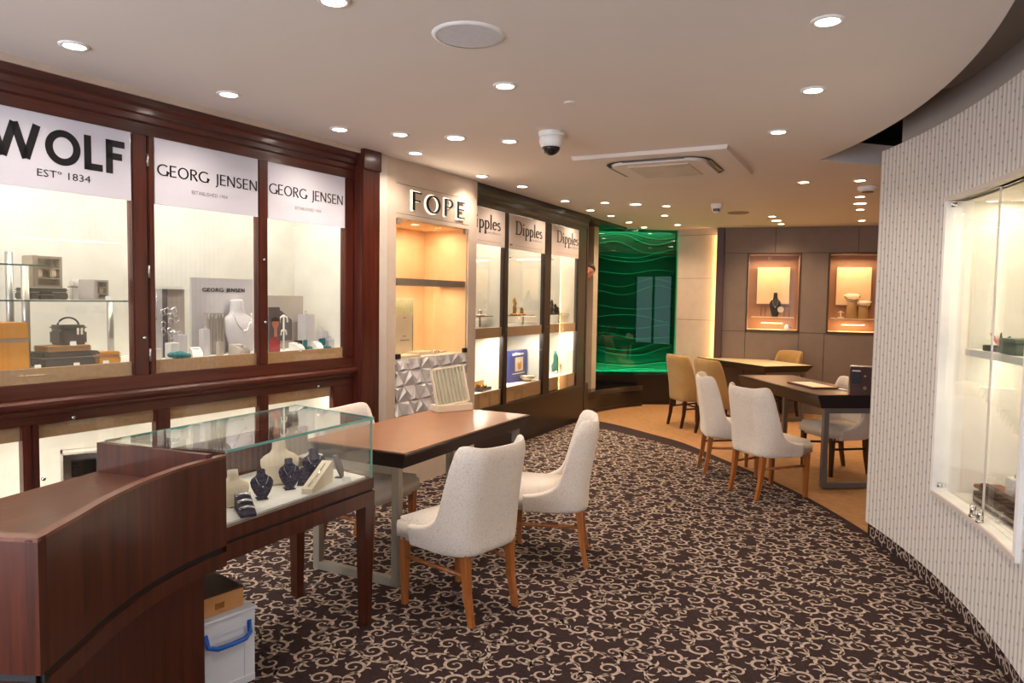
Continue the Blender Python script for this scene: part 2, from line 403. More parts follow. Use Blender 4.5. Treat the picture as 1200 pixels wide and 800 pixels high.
def small_text(parent, text, x0, x1, zc, y, mat_, name='small_lettering', flat=None, h=None):
    cu = bpy.data.curves.new('text', 'FONT'); cu.body = text; cu.size = 1; cu.align_x = 'LEFT'; cu.resolution_u = 2
    ob = bpy.data.objects.new('text', cu); COL.objects.link(ob)
    dg = bpy.context.evaluated_depsgraph_get(); me = bpy.data.meshes.new_from_object(ob.evaluated_get(dg))
    bpy.data.objects.remove(ob); xs = [v.co.x for v in me.vertices]; ys = [v.co.y for v in me.vertices]
    a, b, c, d = min(xs), max(xs), min(ys), max(ys); k = (x1-x0)/(b-a); kz = h/(d-c) if h else k
    for v in me.vertices:
        X, Z = x0+(v.co.x-a)*k, (v.co.y-(c+d)/2)*kz
        v.co = Vector((X, y, zc+Z)) if flat is None else Vector((X, y+Z, flat))
    me.name = name; me.materials.clear(); me.materials.append(mat_)
    o = bpy.data.objects.new(name, me); COL.objects.link(o); o.parent = parent; return o

# ================================================================== ROOM SHELL
CH = 2.70
WC = (-5.823, 2.383); WR = 6.311                     # centre and radius of the curved papered wall
def arc(c, R, t0, t1, n): return [(c[0]+R*cos(radians(t0+(t1-t0)*i/n)), c[1]+R*sin(radians(t0+(t1-t0)*i/n))) for i in range(n+1)]
def wall_path(dr=0.0, t0=28.9, n=40):
    p = arc(WC, WR+dr, t0, 7.0, n); x, y = p[-1]; t = radians(7.0)
    for k in range(1, 9): p.append((x+sin(t)*k*0.7, y-cos(t)*k*0.7))
    return p
struct('floor', MB().box(-5.2, 4.2, -2.8, 13.2, -0.1, 0), CARAMEL)
# wall behind the left-hand cabinets and the other outer walls
struct('wall_left', MB().box(-4.95, -4.85, -2.8, 13.2, 0, 3.3), GREYB)
struct('wall_far', MB().box(-5.2, 4.2, 12.9, 13.0, 0, 3.3), GREYB)

# ceiling with the curved edge and the opening behind it
cedge = arc((-5.8, 2.66), 6.053, 33.5, 5.0, 36); x, y = cedge[-1]; t = radians(5)
front_edge = [(x+sin(t)*k*0.8, y-cos(t)*k*0.8) for k in range(1, 8)]
outl = [(-4.9, -2.7)]+[(-4.9, 12.95), (4.0, 12.95), (4.0, 6.9), (-0.1, 6.72), (-0.341, 6.449)]+cedge+front_edge
struct('ceiling', MB().prism(outl, CH, CH+0.16), CEIL)
def ringwall(path, z0, z1, th): return MB().strip(path, z0, z1, th, 1)
# upper soffit over the opening: near part and higher part with its shade in the colour
struct('ceiling_upper', MB().box(-1.6, 4.0, -2.8, 4.86, 2.84, 2.9), GREYB)
struct('ceiling_void', MB().box(-1.6, 4.0, 4.86, 7.6, 3.12, 3.18), CEIL_SHADE)
struct('wall_void', MB().box(-1.6, 4.0, 7.6, 7.66, 2.86, 3.18).box(-1.6, -1.54, 4.8, 7.6, 2.86, 3.18).box(-1.6, 4.0, 4.84, 4.86, 2.9, 3.18), CEIL_SHADE)
bp = wall_path(0.09, 28.2)
struct('trim_bulkhead', MB().strip(bp, 2.5, 3.12, 0.12, 1), GREYB)

# curved papered wall with its showcase opening (theta 10.9..20.5, z 0.565..2.17)
def curved_panel(path, z0, z1, mb, uvl, u0=0.0):
    A = None; u = u0
    for i, (x, y) in enumerate(path):
        if i: u += hypot(x-path[i-1][0], y-path[i-1][1])
        B = (mb.b.verts.new((x, y, z0)), mb.b.verts.new((x, y, z1)))
        if A:
            f = mb.b.faces.new((A[0][0], B[0], B[1], A[0][1]))
            for lp, (uu, vv) in zip(f.loops, ((A[1], z0), (u, z0), (u, z1), (A[1], z1))): lp[uvl].uv = (uu, vv)
        A = (B, u)
    return u
mb = MB(); uvl = mb.b.loops.layers.uv.new('UVMap')
NT0, NT1 = 20.55, 10.9
p1 = arc(WC, WR, 28.9, NT0, 12); p2 = arc(WC, WR, NT0, NT1, 14); p3 = arc(WC, WR, NT1, 7.0, 8); x, y = p3[-1]; t = radians(7)
p3 += [(x+sin(t)*k*0.7, y-cos(t)*k*0.7) for k in range(1, 9)]
u1 = curved_panel(p1, 0.11, 2.62, mb, uvl); u2 = curved_panel(p2, 0.11, 0.565, mb, uvl, u1); curved_panel(p2, 2.17, 2.62, mb, uvl, u1); curved_panel(p3, 0.11, 2.62, mb, uvl, u2)
wr = mb.done('wall_right', WPAPER); wr['kind'] = 'structure'
e0 = p1[0]; inner = arc(WC, WR+0.14, 28.9, 28.9, 1)[0]
mb = MB()
mb.prism([e0, (e0[0]+0.1, e0[1]+0.05), (e0[0]+0.9, e0[1]-0.1), (e0[0]+0.9, e0[1]-0.14), (e0[0]+0.12, e0[1]-0.01), (e0[0]+.004, e0[1]-.003)], 0.11, 2.62)
o = mb.done('end_return', BEIGE_L, wr)
q = p1+p2[1:]+p3[1:]; bk = offset_path(q, 0.03)
mb = MB(); n = len(q)
A = [mb.b.verts.new((x, y, 2.62)) for x, y in q]; B = [mb.b.verts.new((x, y, 2.62)) for x, y in offset_path(q, 0.12)]
for i in range(n-1): mb.b.faces.new((A[i], A[i+1], B[i+1], B[i]))
A = [mb.b.verts.new((x, y, 0.11)) for x, y in q]; B = [mb.b.verts.new((x, y, 0.11)) for x, y in offset_path(q, 0.12)]
for i in range(n-1): mb.b.faces.new((A[i], A[i+1], B[i+1], B[i]))
mb.done('panel_edge', BEIGE_L, wr)
sk = offset_path(q, 0.02)
sk_side = 1
if sk[10][0] < q[10][0]: sk = offset_path(q, -0.02); sk_side = -1
struct('baseboard_right', MB().strip(sk, 0.0, 0.115, 0.03, sk_side), CARPET)

# daylight: shopfront behind the camera and side windows beyond the papered wall
def day_window(name, x0, x1, y0, y1, z0, z1, bars):
    o = struct(name, MB().box(x0, x1, y0, y1, z0, z1), DAYL if name == 'window_1' else DAYS)
    m = MB(); th = 0.05
    alongx = (x1-x0) > (y1-y0)
    for k in range(bars+1):
        if alongx: c = x0+(x1-x0)*k/bars; m.box(c-th/2, c+th/2, y1, y1+0.05, z0, z1)
        else: c = y0+(y1-y0)*k/bars; m.box(x0-0.05, x0, c-th/2, c+th/2, z0, z1)
    m.done('window_frame', BLACK, o); return o
struct('wall_front', MB().box(-5, 4.2, -2.8, -2.75, 0, 0.4).box(-5, 4.2, -2.8, -2.75, 2.45, 3.2).box(-5, -4.3, -2.8, -2.75, 0.4, 2.45).box(-.15, 4.2, -2.8, -2.75, 0.4, 2.45), BEIGE_L)
day_window('window_1', -4.3, -.15, -2.8, -2.76, 0.4, 2.45, 4)
struct('wall_side', MB().box(4.0, 4.1, -2.8, 13.0, 0, 0.4).box(4.0, 4.1, -2.8, 13.0, 2.3, 3.2).box(4, 4.1, -2.8, 4.0, .4, 2.3).box(4, 4.1, 5.3, 13.0, .4, 2.3), BEIGE_L)
day_window('window_2', 4.02, 4.06, 4.0, 5.3, 0.4, 2.3, 2)

# ------------------------------------------------------------------ patterned carpet
cedge2 = smoothp([(-4.05, 8.83), (-3.44, 8.63), (-2.83, 8.27), (-2.3, 7.92), (-1.69, 7.3), (-1.28, 6.87), (-0.83, 6.34), (-0.52, 5.9), (-0.32, 5.58), (-0.1, 5.2)], 5)
cpoly = [(-4.8, -2.7), (3.9, -2.7), (3.9, 5.0)]+[(0.3, 5.0)]+cedge2[::-1]+[(-4.8, 8.9)]
carpet = tag(MB().prism(cpoly, 0.0, 0.006).done('carpet', CARPET), 'dark brown fitted carpet woven with pale curling scrolls', 'carpet')

def spiral_motif(seed):
    r = random.Random(seed); strokes = []
    R0 = r.uniform(.044, .052); turns = r.uniform(.95, 1.2)
    sp = []
    for i in range(29):
        t = i/28; a = -t*turns*2*pi; rad = (R0-.010)*(1-t)**.85+.010
        sp.append((rad*cos(a), rad*sin(a)))
    rt_ = r.uniform(.085, .11); tail = []; ax = R0+rt_
    for i in range(18, 0, -1):
        a = pi-(i/18)*1.35; tail.append((ax+rt_*cos(a), rt_*sin(a)))
    P = tail+sp; n = len(P)
    W = [.003+.0125*sin(pi*min(1, (i/n)**.8*1.02)) for i in range(n)]
    strokes.append((P, W))
    bx_, by = P[-1]; strokes.append(([(bx_-.0065, by), (bx_-.003, by), (bx_+.003, by), (bx_+.0065, by)], [.005, .0125, .0125, .005]))
    def leaf(i, side, L, bend, w=.013):
        x, y = P[i]; x2, y2 = P[i+1]; a = atan2(y2-y, x2-x)+side*.55; pts = []; px, py = x, y
        for k in range(8): pts.append((px, py)); px += cos(a)*L/7; py += sin(a)*L/7; a += bend*side
        strokes.append((pts, [w*q for q in (.35, .7, .95, 1, .9, .7, .4, .05)]))
    leaf(2, 1, .055, -.30); leaf(6, -1, .060, .24); leaf(9, 1, .05, .26); leaf(13, -1, .05, -.28); leaf(17, 1, .05, .30); leaf(21, 1, .042, .34, .011); leaf(26, 1, .036, .36, .010); leaf(31, 1, .028, .4, .009)
    leaf(4, 1, .034, -.45, .009)
    return strokes
def ribbons(strokes, verts, faces, f):
    for P, W in strokes:
        n = len(P); base = len(verts)
        for i, (x, y) in enumerate(P):
            a = P[max(i-1, 0)]; b = P[min(i+1, n-1)]; tx, ty = b[0]-a[0], b[1]-a[1]; q = hypot(tx, ty) or 1
            w_ = W[i]/2; verts.append(f(x-ty/q*w_, y+tx/q*w_)); verts.append(f(x+ty/q*w_, y-tx/q*w_))
        for i in range(n-1): k = base+2*i; faces.append((k, k+1, k+3, k+2))
MOT = [spiral_motif(k) for k in range(6)]
def inpoly(x, y, poly):
    c = False; n = len(poly); j = n-1
    for i in range(n):
        if (poly[i][1] > y) != (poly[j][1] > y) and x < (poly[j][0]-poly[i][0])*(y-poly[i][1])/(poly[j][1]-poly[i][1])+poly[i][0]: c = not c
        j = i
    return c
def ok_pt(x, y):
    if not inpoly(x, y, cpoly): return False
    if y > 3: return hypot(x-WC[0], y-WC[1]) < WR+.01
    return x < .45+(3.15-y)*.14
V_, F_ = [], []; rr = random.Random(3); SP = .155
for j in range(0, 68):
    for i in range(0, 36):
        x = -4.05+i*SP+(SP/2 if j % 2 else 0)+rr.uniform(-.014, .014); y = .3+j*SP*.9+rr.uniform(-.014, .014)
        cor = [ok_pt(x+dx, y+dy) for dx in (-.13, 0, .13) for dy in (-.13, 0, .13)]
        if not any(cor): continue
        a = rr.choice((0, pi/2, pi, -pi/2))+rr.uniform(-.35, .35)+(.6 if i % 2 else -.6); fl = -1 if (i+j) % 2 else 1; s = rr.uniform(1.0, 1.12)
        ca, sa = cos(a), sin(a); nf0 = len(F_)
        ribbons(MOT[rr.randrange(6)], V_, F_, lambda u, v: (x+s*((u-.03)*ca-v*fl*sa), y+s*((u-.03)*sa+v*fl*ca), .0075))
        if not all(cor): F_[nf0:] = [f for f in F_[nf0:] if all(ok_pt(V_[k][0], V_[k][1]) for k in f)]
me = bpy.data.meshes.new('scroll_pattern'); me.from_pydata(V_, [], F_); me.materials.append(SCROLL)
sp_o = bpy.data.objects.new('scroll_pattern', me); COL.objects.link(sp_o); sp_o.parent = carpet; sp_o['kind'] = 'stuff'
# the same carpet turned up the foot of the papered wall
V_, F_ = [], []; L = [0]
for i in range(1, len(sk)): L.append(L[-1]+hypot(sk[i][0]-sk[i-1][0], sk[i][1]-sk[i-1][1]))
skf = offset_path(sk, -0.0025*sk_side)
def along(u, v):
    u = max(0, min(L[-1]-.001, u)); k = max(i for i in range(len(L)) if L[i] <= u); t = (u-L[k])/(L[k+1]-L[k])
    return (skf[k][0]+(skf[k+1][0]-skf[k][0])*t, skf[k][1]+(skf[k+1][1]-skf[k][1])*t, v)
u = .1
while u < L[-1]-.2:
    fl = rr.choice((-1, 1)); a = rr.uniform(-1, 1); ca, sa = cos(a), sin(a)
    ribbons(MOT[rr.randrange(6)], V_, F_, lambda p, q_: along(u+.85*((p-.03)*ca-q_*fl*sa), .06+.85*((p-.03)*sa+q_*fl*ca))); u += .12
F_ = [f for f in F_ if all(.002 < V_[k][2] < .112 for k in f)]
me = bpy.data.meshes.new('scroll_pattern'); me.from_pydata(V_, [], F_); me.materials.append(SCROLL)
o = bpy.data.objects.new('scroll_pattern', me); COL.objects.link(o); o.parent = bpy.data.objects['baseboard_right']; o['kind'] = 'stuff'

# ================================================================== LEFT CABINET (mahogany)
ca_ = fthing('A', 'display_cabinet', 'tall mahogany wall cabinet with three glazed bays and white header signs', 'cabinet')
def part(name, mb, m, par, **kw): return mb.done(name, m, par, **kw)
S0 = -5.2
part('back_panel', MB().box(S0, -0.03, 0.56, 0.60, 0.0, 2.68), CREAM, ca_)
part('side_panel', MB().box(-0.11, -0.07, 0.06, 0.56, 0.3, 2.5), CREAM, ca_)
part('interior_ceiling', MB().box(S0, -0.07, 0.06, 0.56, 2.50, 2.54), CREAM, ca_)
part('display_floor', MB().box(S0, -0.07, 0.05, 0.56, 1.10, 1.205), WHITE, ca_)
part('fabric_band', MB().box(S0, -0.07, 0.030, 0.05, 1.12, 1.215), TANF, ca_)
part('fabric_band', MB().box(S0, -0.1, 0.030, 0.05, 0.86, 0.96), TANF, ca_)
part('lower_floor', MB().box(S0, -0.1, 0.05, 0.56, 0.25, 0.30), WHITE, ca_)
part('cornice', MB().prof([(0.06, 2.50), (0.0, 2.50), (0.0, 2.535), (-0.015, 2.545), (-0.015, 2.575), (-0.03, 2.585), (-0.03, 2.615), (-0.05, 2.63), (-0.05, 2.665), (0.06, 2.665)], S0, -0.03), MAHOG_X, ca_)
part('cover_strip', MB().box(S0, -0.03, -0.065, 0.06, 2.665, 2.70), BEIGE, ca_)
part('top_rail', MB().box(S0, -0.03, 0.0, 0.06, 2.475, 2.50), MAHOG_X, ca_)
part('bottom_rail', MB().box(S0, -0.03, 0.0, 0.06, 1.065, 1.14, 0.004), MAHOG_X, ca_)
part('ledge', MB().prof([(0.06, 0.985), (-0.012, 0.985), (-0.02, 1.0), (-0.02, 1.012), (-0.04, 1.022), (-0.045, 1.035), (-0.045, 1.05), (-0.03, 1.062), (0.0, 1.066), (0.06, 1.066)], S0, -0.03), MAHOG_X, ca_)
part('lower_rail', MB().box(S0, -0.03, 0.0, 0.05, 0.935, 0.985, 0.003), MAHOG_X, ca_)
part('plinth', MB().box(S0, -0.03, 0.0, 0.05, 0.0, 0.28, 0.004), MAHOG_X, ca_)
for a, b in ((-3.50, -3.38), (-1.752, -1.665), (-1.66, -1.622), (-0.905, -0.832), (-0.118, -0.03)):
    part('stile', MB().box(a, b, 0.0, 0.06, 1.14, 2.475, 0.006), MAHOG_Z, ca_)
for a, b in ((-2.325, -2.285), (-2.28, -2.25), (-1.63, -1.54), (-0.905, -0.83), (-0.24, -0.03), (-3.2, -3.1)):
    part('lower_stile', MB().box(a, b, 0.0, 0.05, 0.28, 0.935, 0.005), MAHOG_Z, ca_)
part('end_pilaster', MB().box(-0.03, 0.165, -0.085, 0.1, 0.0, 2.70, 0.006).box(-0.03, 0.165, -0.1, -0.085, 2.55, 2.70, 0.004), MAHOG_Z, ca_)
for a, b in ((-3.38, -1.752), (-1.622, -0.905), (-0.832, -0.118)):
    part('glass_pane', MB().box(a, b, 0.018, 0.024, 1.14, 2.475), GLASS, ca_)
for a, b in ((-3.1, -2.325), (-2.25, -1.63), (-1.54, -.905), (-.83, -.24)):
    part('lower_glass', MB().box(a, b, 0.02, 0.025, 0.28, 0.935), GLASS, ca_)
for z in (1.25, 1.72, 2.34): part('hinge', MB().cyl(-1.664, -0.004, z-.035, z+.035, 0.006, n=8), STEEL, ca_)
for s, z in ((-1.70, 1.35), (-.87, 1.83), (-.865, 1.42), (-2.09, .952), (-.4, .952), (-2.24, .66)):
    part('lock_knob', MB().loft([(0, .009, .009, 0, 0), (.012, .011, .011, 0, 0), (.018, .006, .006, 0, 0)], 10), CHROME, ca_, loc=(s, 0.0, z), rot=(radians(90), 0, 0))
for (a, b) in ((-3.38, -1.752), (-1.622, -0.905), (-0.832, -0.118)):
    hs = part('header_sign', MB().box(a+.004, b-.004, 0.004, 0.016, 2.105, 2.475), SIGN, ca_)
    if a < -3:
        write(hs, 'WOLF', 'heavy', -2.45, -1.79, 2.236, 2.413, 0.003, INK, 0.001, gap=.1)
        small_text(hs, 'EST\u00ba 1834', -2.232, -1.974, 2.186, 0.0025, INK, h=.036)
    else:
        k = 0 if a < -1 else 1
        write(hs, 'GEORG JENSEN', 'hum', (-1.60, -.817)[k], (-.917, -.146)[k], (2.268, 2.27)[k], (2.333, 2.338)[k], 0.003, INK, 0.001, gap=.13)
        small_text(hs, 'ESTABLISHED 1904', (-1.387, -.60)[k], (-1.14, -.36)[k], 2.20, 0.0025, INK_G)
for a, b in ((-3.3, -1.8), (-1.58, -.93), (-.8, -.15)):
    part('led_strip', MB().box(a, b, .10, .115, 2.485, 2.498), LEDW, ca_)
    area('strip_light', ca_, ((a+b)/2, .17, 2.47), (radians(-18), 0, 0), b-a, .05, 6.6*(b-a), (255, 247, 232))
    area('lower_strip_light', ca_, ((a+b)/2, .14, .92), (0, 0, 0), b-a, .05, 3.8*(b-a), (255, 247, 232))
part('lower_ceiling', MB().box(S0, -.1, .05, .56, .965, .985), CREAM, ca_)

# ------------------------------------------------------------------ things in the left bay
sh = fthing('A', 'display_stand', 'two-tier glass display stand on steel posts in the far-left bay', 'display stand', -2.2, 0.22, 1.205)
def bx(x0, x1, y0, y1, z0, z1, b=0): return MB().box(x0, x1, y0, y1, z0, z1, b)
part('glass_shelf', bx(-.85, .615, -.12, .2, .343, .351), [GLASS_C], sh)
part('shelf_edge', bx(-.85, .615, -.124, -.12, .343, .351).box(.615, .619, -.124, .2, .343, .351), GEDGE_D, sh)
part('glass_shelf', bx(-.85, .04, -.12, .2, .521, .529), GLASS_C, sh)
part('shelf_edge', bx(-.85, .04, -.124, -.12, .521, .529), GEDGE_D, sh)
for x, y, h in ((.575, -.07, .343), (-.03, -.07, .521), (.53, .16, .343), (-.0, .16, .60), (-.75, -.07, .52)):
    part('post', MB().cyl(x, y, 0, h, .018), STEEL, sh)
def case(name, label, fr, s, d, z, wx, wy, h, m, rz=0.0, cat='case', group=None, lid=True):
    t = fthing(fr, name, label, cat, s, d, z, rz, group)
    part('case_body', bx(-wx/2, wx/2, -wy/2, wy/2, 0, h*.62, .006), m, t)
    part('case_lid', bx(-wx/2-.001, wx/2+.001, -wy/2-.001, wy/2+.001, h*.64, h, .008), m, t)
    part('stitched_band', bx(-wx/2-.002, wx/2+.002, -wy/2-.002, wy/2+.002, h*.60, h*.66), TAUPEB, t)
    return t
case('watch_box', 'large amber leather watch box at the left edge of the left bay', 'A', -2.42, .2, 1.207, .36, .2, .235, ORANGE, cat='box')
case('jewellery_case', 'flat charcoal jewellery case lying under the tan one', 'A', -2.03, .2, 1.207, .29, .2, .075, CHAR)
case('jewellery_case', 'slim tan jewellery case lying on the flat charcoal one', 'A', -2.03, .2, 1.284, .22, .16, .03, CARDB)
case('jewellery_box', 'small amber leather box beside the flat charcoal case', 'A', -1.845, .15, 1.207, .15, .1, .065, ORANGE, cat='box')
case('jewellery_case', 'flat charcoal case on the glass shelf under the open taupe box', 'A', -2.11, .24, 1.558, .19, .16, .06, CHAR)
t = fthing('A', 'vanity_case', 'charcoal vanity case with a round top handle on the tan case', 'case', -1.99, .22, 1.316)
part('case_body', bx(-.07, .07, -.06, .06, 0, .078, .01), CHAR, t); part('case_lid', bx(-.071, .071, -.061, .061, .08, .105, .01), CHAR, t)
part('handle', MB().tube([(.055*cos(a*pi/10), 0, .1+.045*sin(a*pi/10)) for a in range(11)], .005, 6), CHAR, t)
part('clasp', bx(.01, .022, -.066, -.06, .055, .09).box(.03, .042, -.066, -.06, .055, .09), SILVER, t)
def open_box(label, s, d, z, w_, h, m, rz=0):
    t = fthing('A', 'open_jewellery_box', label, 'box', s, d, z, rz)
    part('tray_frame', bx(-w_/2, w_/2, -.03, .03, 0, .012).box(-w_/2, w_/2, -.03, .03, h-.012, h).box(-w_/2, -w_/2+.012, -.03, .03, 0, h).box(w_/2-.012, w_/2, -.03, .03, 0, h).box(-w_/2, w_/2, .02, .03, 0, h), m, t)
    for k in (.3, .62): part('divider', bx(-w_/2+.012, w_/2-.012, -.025, .02, h*k-.004, h*k+.004), m, t)
    for k in (-1, 1): part('cushion', bx(k*w_/4-w_/9, k*w_/4+w_/9, -.015, .018, h*.34, h*.6, .005), IVORY, t)
    part('open_door', bx(-w_/2-.03, -w_/2-.005, -.09, .03, 0, h, .004), m, t)
    return t
open_box('tall open taupe jewellery box standing on the glass shelf', -2.09, .24, 1.62, .14, .165, TAUPEB)
open_box('small open grey jewellery box near the right end of the glass shelf', -1.85, .2, 1.558, .11, .11, MGREY, .2)
case('ring_box', 'small black ring box on the flat case, glass shelf', 'A', -2.13, .17, 1.558, .07, .05, .04, BLACK, cat='box')
case('ring_box', 'white gift box at the back of the small open grey box', 'A', -1.93, .27, 1.558, .04, .04, .11, WHITE, cat='box')
def card(lab, fr, s, d, z, w_=.03, h=.022, g='price cards in the left bay'):
    t = tag(MB().prof([(0, 0), (.012, 0), (.006, h)], -w_/2, w_/2).done('price_card', WHITE, loc=fr_pt(fr, s, d, z), rot=(0, 0, fr_rz(fr))), lab, 'card', g)
for s, d, z, w in ((-2.21, .08, 1.206, 'before the amber watch box'), (-2.03, .06, 1.206, 'before the flat charcoal case'), (-1.87, .07, 1.206, 'before the small amber box'), (-2.02, .11, 1.316, 'on the tan case'), (-1.83, .11, 1.558, 'before the small open grey box')):
    card('small white price card '+w, 'A', s, d, z)
t = fthing('A', 'picture_box', 'grey open-fronted frame box on the floor of the lower bay', 'frame', -1.93, .2, .30, radians(-25))
part('box_body', bx(-.11, .11, 0, .1, 0, .012).box(-.11, .11, 0, .1, .188, .2).box(-.11, -.1, 0, .1, 0, .2).box(.1, .11, 0, .1, 0, .2).box(-.11, .11, .09, .1, 0, .2), MGREY, t)
part('mount', bx(-.06, .06, .05, .09, .05, .14), BLACKG, t); t.location.z = .52
part('stand_block', bx(-.07, .07, .01, .09, -.22, 0), WHITE, t)

# ------------------------------------------------------------------ jewellery busts and stands
BUST_S = [(0, .10, .10, 0, 0), (.06, .2, .14, 0, 0), (.2, .34, .18, 0, -.02), (.42, .47, .2, 0, -.03), (.58, .5, .19, 0, -.02), (.70, .42, .17, 0, 0), (.78, .25, .15, 0, .02), (.84, .19, .16, 0, .03), (.97, .18, .165, 0, .02), (1.0, .15, .14, 0, .02)]
BUST = [(0, .24, .14, 0, 0), (.05, .30, .17, 0, 0), (.25, .40, .18, 0, -.02), (.45, .49, .19, 0, -.02), (.58, .49, .17, 0, 0), (.66, .40, .15, 0, .02), (.73, .24, .14, 0, .03), (.80, .18, .15, 0, .03), (.97, .165, .155, 0, .02), (1.0, .15, .14, 0, .02)]
def bust(label, loc, rz, h, w_, m, tilt=-.12, foot=False, group=None, neck=True, mj=None):
    t = thing('necklace_bust', label, 'bust', loc, rz, group)
    mx = Matrix.Rotation(tilt, 4, 'X')
    z0 = .03*h if foot else 0
    b = MB().loft([(z*h+z0, rx*w_, ry*w_, cx, cy*w_) for z, rx, ry, cx, cy in (BUST_S if foot else BUST)], 24)
    b.done('bust', m, t, mx=mx)
    if foot: MB().box(-.25*w_, .25*w_, -.05*w_, .5*w_, 0, .02*h, .002).done('foot', m, t)
    if neck:
        pts = []
        for k in range(17):
            a = -pi*.98+ (pi*.96)*k/16; u = cos(a)
            pts.append((u*.27*w_, -(.16+.05*sin(-a))*w_, (.74-.34*sin(-a)**1.5 if sin(-a) > 0 else .74)*h+z0))
        MB().tube(pts, .008*w_+.0008, 6).ball(0, -.215*w_, .385*h+z0, .03*w_, .02*w_, .04*w_).done('necklace', mj or SILVER, t, mx=mx)
    return t
def A_(s, d, z=1.206): return fr_pt('A', s, d, z)
RA = fr_rz('A')
bust('large white necklace bust with a silver chain in the middle bay', A_(-.86, .24), RA, .36, .27, LGREY)
t = fthing('A', 'backing_board', 'pale grey brand board standing behind the large white bust', 'board', -.93, .33, 1.206)
part('board', bx(-.24, .24, 0, .02, 0, .50), LGREY, t)
write(t, 'GEORG JENSEN', 'heavy', -.16, .17, .41, .435, -.001, INK, .001)
t = fthing('A', 'jewellery_screen', 'tall pale panel with hanging silver lattice jewellery in the middle bay', 'display stand', -1.42, .24, 1.206)
part('screen_panel', bx(-.14, -.01, 0, .02, 0, .42), LGREY, t); part('screen_panel', bx(.03, .16, .03, .05, 0, .44), MGREY, t); part('top_rail', bx(-.15, .16, 0, .03, .42, .44), WHITE, t)
part('dark_slot', bx(-.01, .03, .01, .03, 0, .42), GREY_V, t)
rj = random.Random(5)
for k in range(14):
    x = .02+rj.uniform(-.035, .06); z = .12+rj.uniform(0, .18)
    part('silver_loop', MB().tube([(x+.016*cos(a), -.01, z+.02*sin(a)) for a in [i*pi/4 for i in range(8)]], .003, 5, True), SILVER, t)
for x in (-.11, -.08, -.05): part('hanging_chain', MB().tube([(x, -.004, .40), (x, -.004, .24)], .0015, 5).ball(x, -.005, .235, .007, .005, .01, 8), SILVER, t)
def block(label, s, d, w_, h, m=LGREY, name='display_block', dy=None, extra=True, group='plain pale plinths in the brand bays'):
    t = fthing('A', name, label, 'plinth', s, d, 1.206, 0, group)
    part('plinth', bx(-w_/2, w_/2, -w_/2, w_/2, 0, h, .003), m, t)
    if extra: part('ring', MB().tube([(.012*cos(a), .004*sin(a), h+.013+.012*sin(a)) for a in [i*pi/4 for i in range(8)]], .0025, 5, True), SILVER, t)
    return t
block('short white plinth beside the teal pouch', -1.46, .1, .06, .1, WHITE)
block('small pale plinth behind the teal pouch with a ring', -1.34, .2, .06, .14)
block('low white plinth at the left edge of the middle bay', -1.57, .12, .07, .07, WHITE)
block('slender pale plinth left of the earring stand', -1.17, .2, .05, .17)
block('narrow pale plinth between earring stand and curved ramp', -1.11, .13, .035, .09, MGREY)
block('square pale plinth right of the dark arch board', -.265, .26, .09, .255)
block('middle pale plinth in the right bay with a silver ring', -.1-.06, .2, .055, .13)
block('lowest pale plinth at the right end of the right bay', -.03-.1, .15, .05, .065)
t = fthing('A', 'earring_stand', 'ribbed grey earring stand in front of the brand board', 'display stand', -1.055, .24, 1.206)
for k in range(6): part('rib', bx(-.07+.0235*k, -.07+.0235*k+.021, 0, .03, 0, .27, .003), MGREY, t)
for k in range(5): part('earring', MB().ball(-.055+.026*k, -.005, .245, .006, .004, .018, 8), SILVER, t)
def ramp(label, s, d, w_, L, h, m, rz=0):
    t = fthing('A', 'bracelet_ramp', label, 'display ramp', s, d, 1.206, rz)
    pts = [(0, 0), (L, 0)]+[(L-L*k/8, h*sin(pi/2*k/8)**.8) for k in range(0, 9)]
    part('ramp', MB().prof([(-a*.6, b) for a, b in ([(0, 0), (L, 0)]+[(L*cos(pi/2*k/8), h*sin(pi/2*k/8)) for k in range(1, 9)])], -w_/2, w_/2), m, t)
    part('bracelet', MB().tube([(-w_/3+w_*.66*k/8, -L*.33+.012*sin(k), h*.88) for k in range(9)], .004, 5), SILVER, t)
    return t
ramp('curved grey velvet ramp with a silver bracelet below the brand board', -.99, .15, .12, .14, .07, MGREY, .35)
ramp('curved white ramp just left of the ribbed earring stand', -1.26, .18, .06, .13, .06, WHITE, -.3)
ramp('curved white ramp beside the woman poster', -.53, .12, .07, .15, .06, WHITE, .3)
ramp('curved white ramp between the two teal boxes', -.28, .16, .05, .15, .055, WHITE, -.2)
t = tag(MB().ball(0, 0, .025, .05, .035, .026).ball(.05, .0, .02, .025, .022, .018).ball(-.045, .01, .03, .025, .02, .016).done('fabric_pouch', TEAL, loc=A_(-1.44, .06), rot=(0, 0, RA)), 'crumpled teal cloth pouch on the floor of the middle bay', 'pouch')
def small_box(label, s, d, m, sx=.07, sy=.06, h=.03, rz=0, tilt=0, group=None):
    t = fthing('A', 'jewellery_box', label, 'box', s, d, 1.206, rz, group)
    part('box_base', bx(-sx/2, sx/2, -sy/2, sy/2, 0, h*.5, .003), m, t); part('open_lid', bx(-sx/2, sx/2, sy/2-.01, sy/2, h*.5, h*.5+sy, .003), m, t)
    part('jewel', MB().tube([(.02*cos(a), -.008+.012*sin(a), h*.5+.006) for a in [i*pi/5 for i in range(10)]], .003, 5, True), SILVER, t)
small_box('open black ring box in the right bay', -.45, .12, BLACK, .075, .05, .04)
small_box('open teal box beside the black ring box', -.36, .14, TEAL, .05, .05, .04, .3)
small_box('open teal box holding a round silver piece near the right end', -.2, .13, TEAL, .08, .06, .03, .2)
t = fthing('A', 'backing_board', 'wide grey board with a dark pointed arch in the right bay', 'board', -.42, .34, 1.206)
part('board', bx(-.2, .2, 0, .02, 0, .39), MGREY, t)
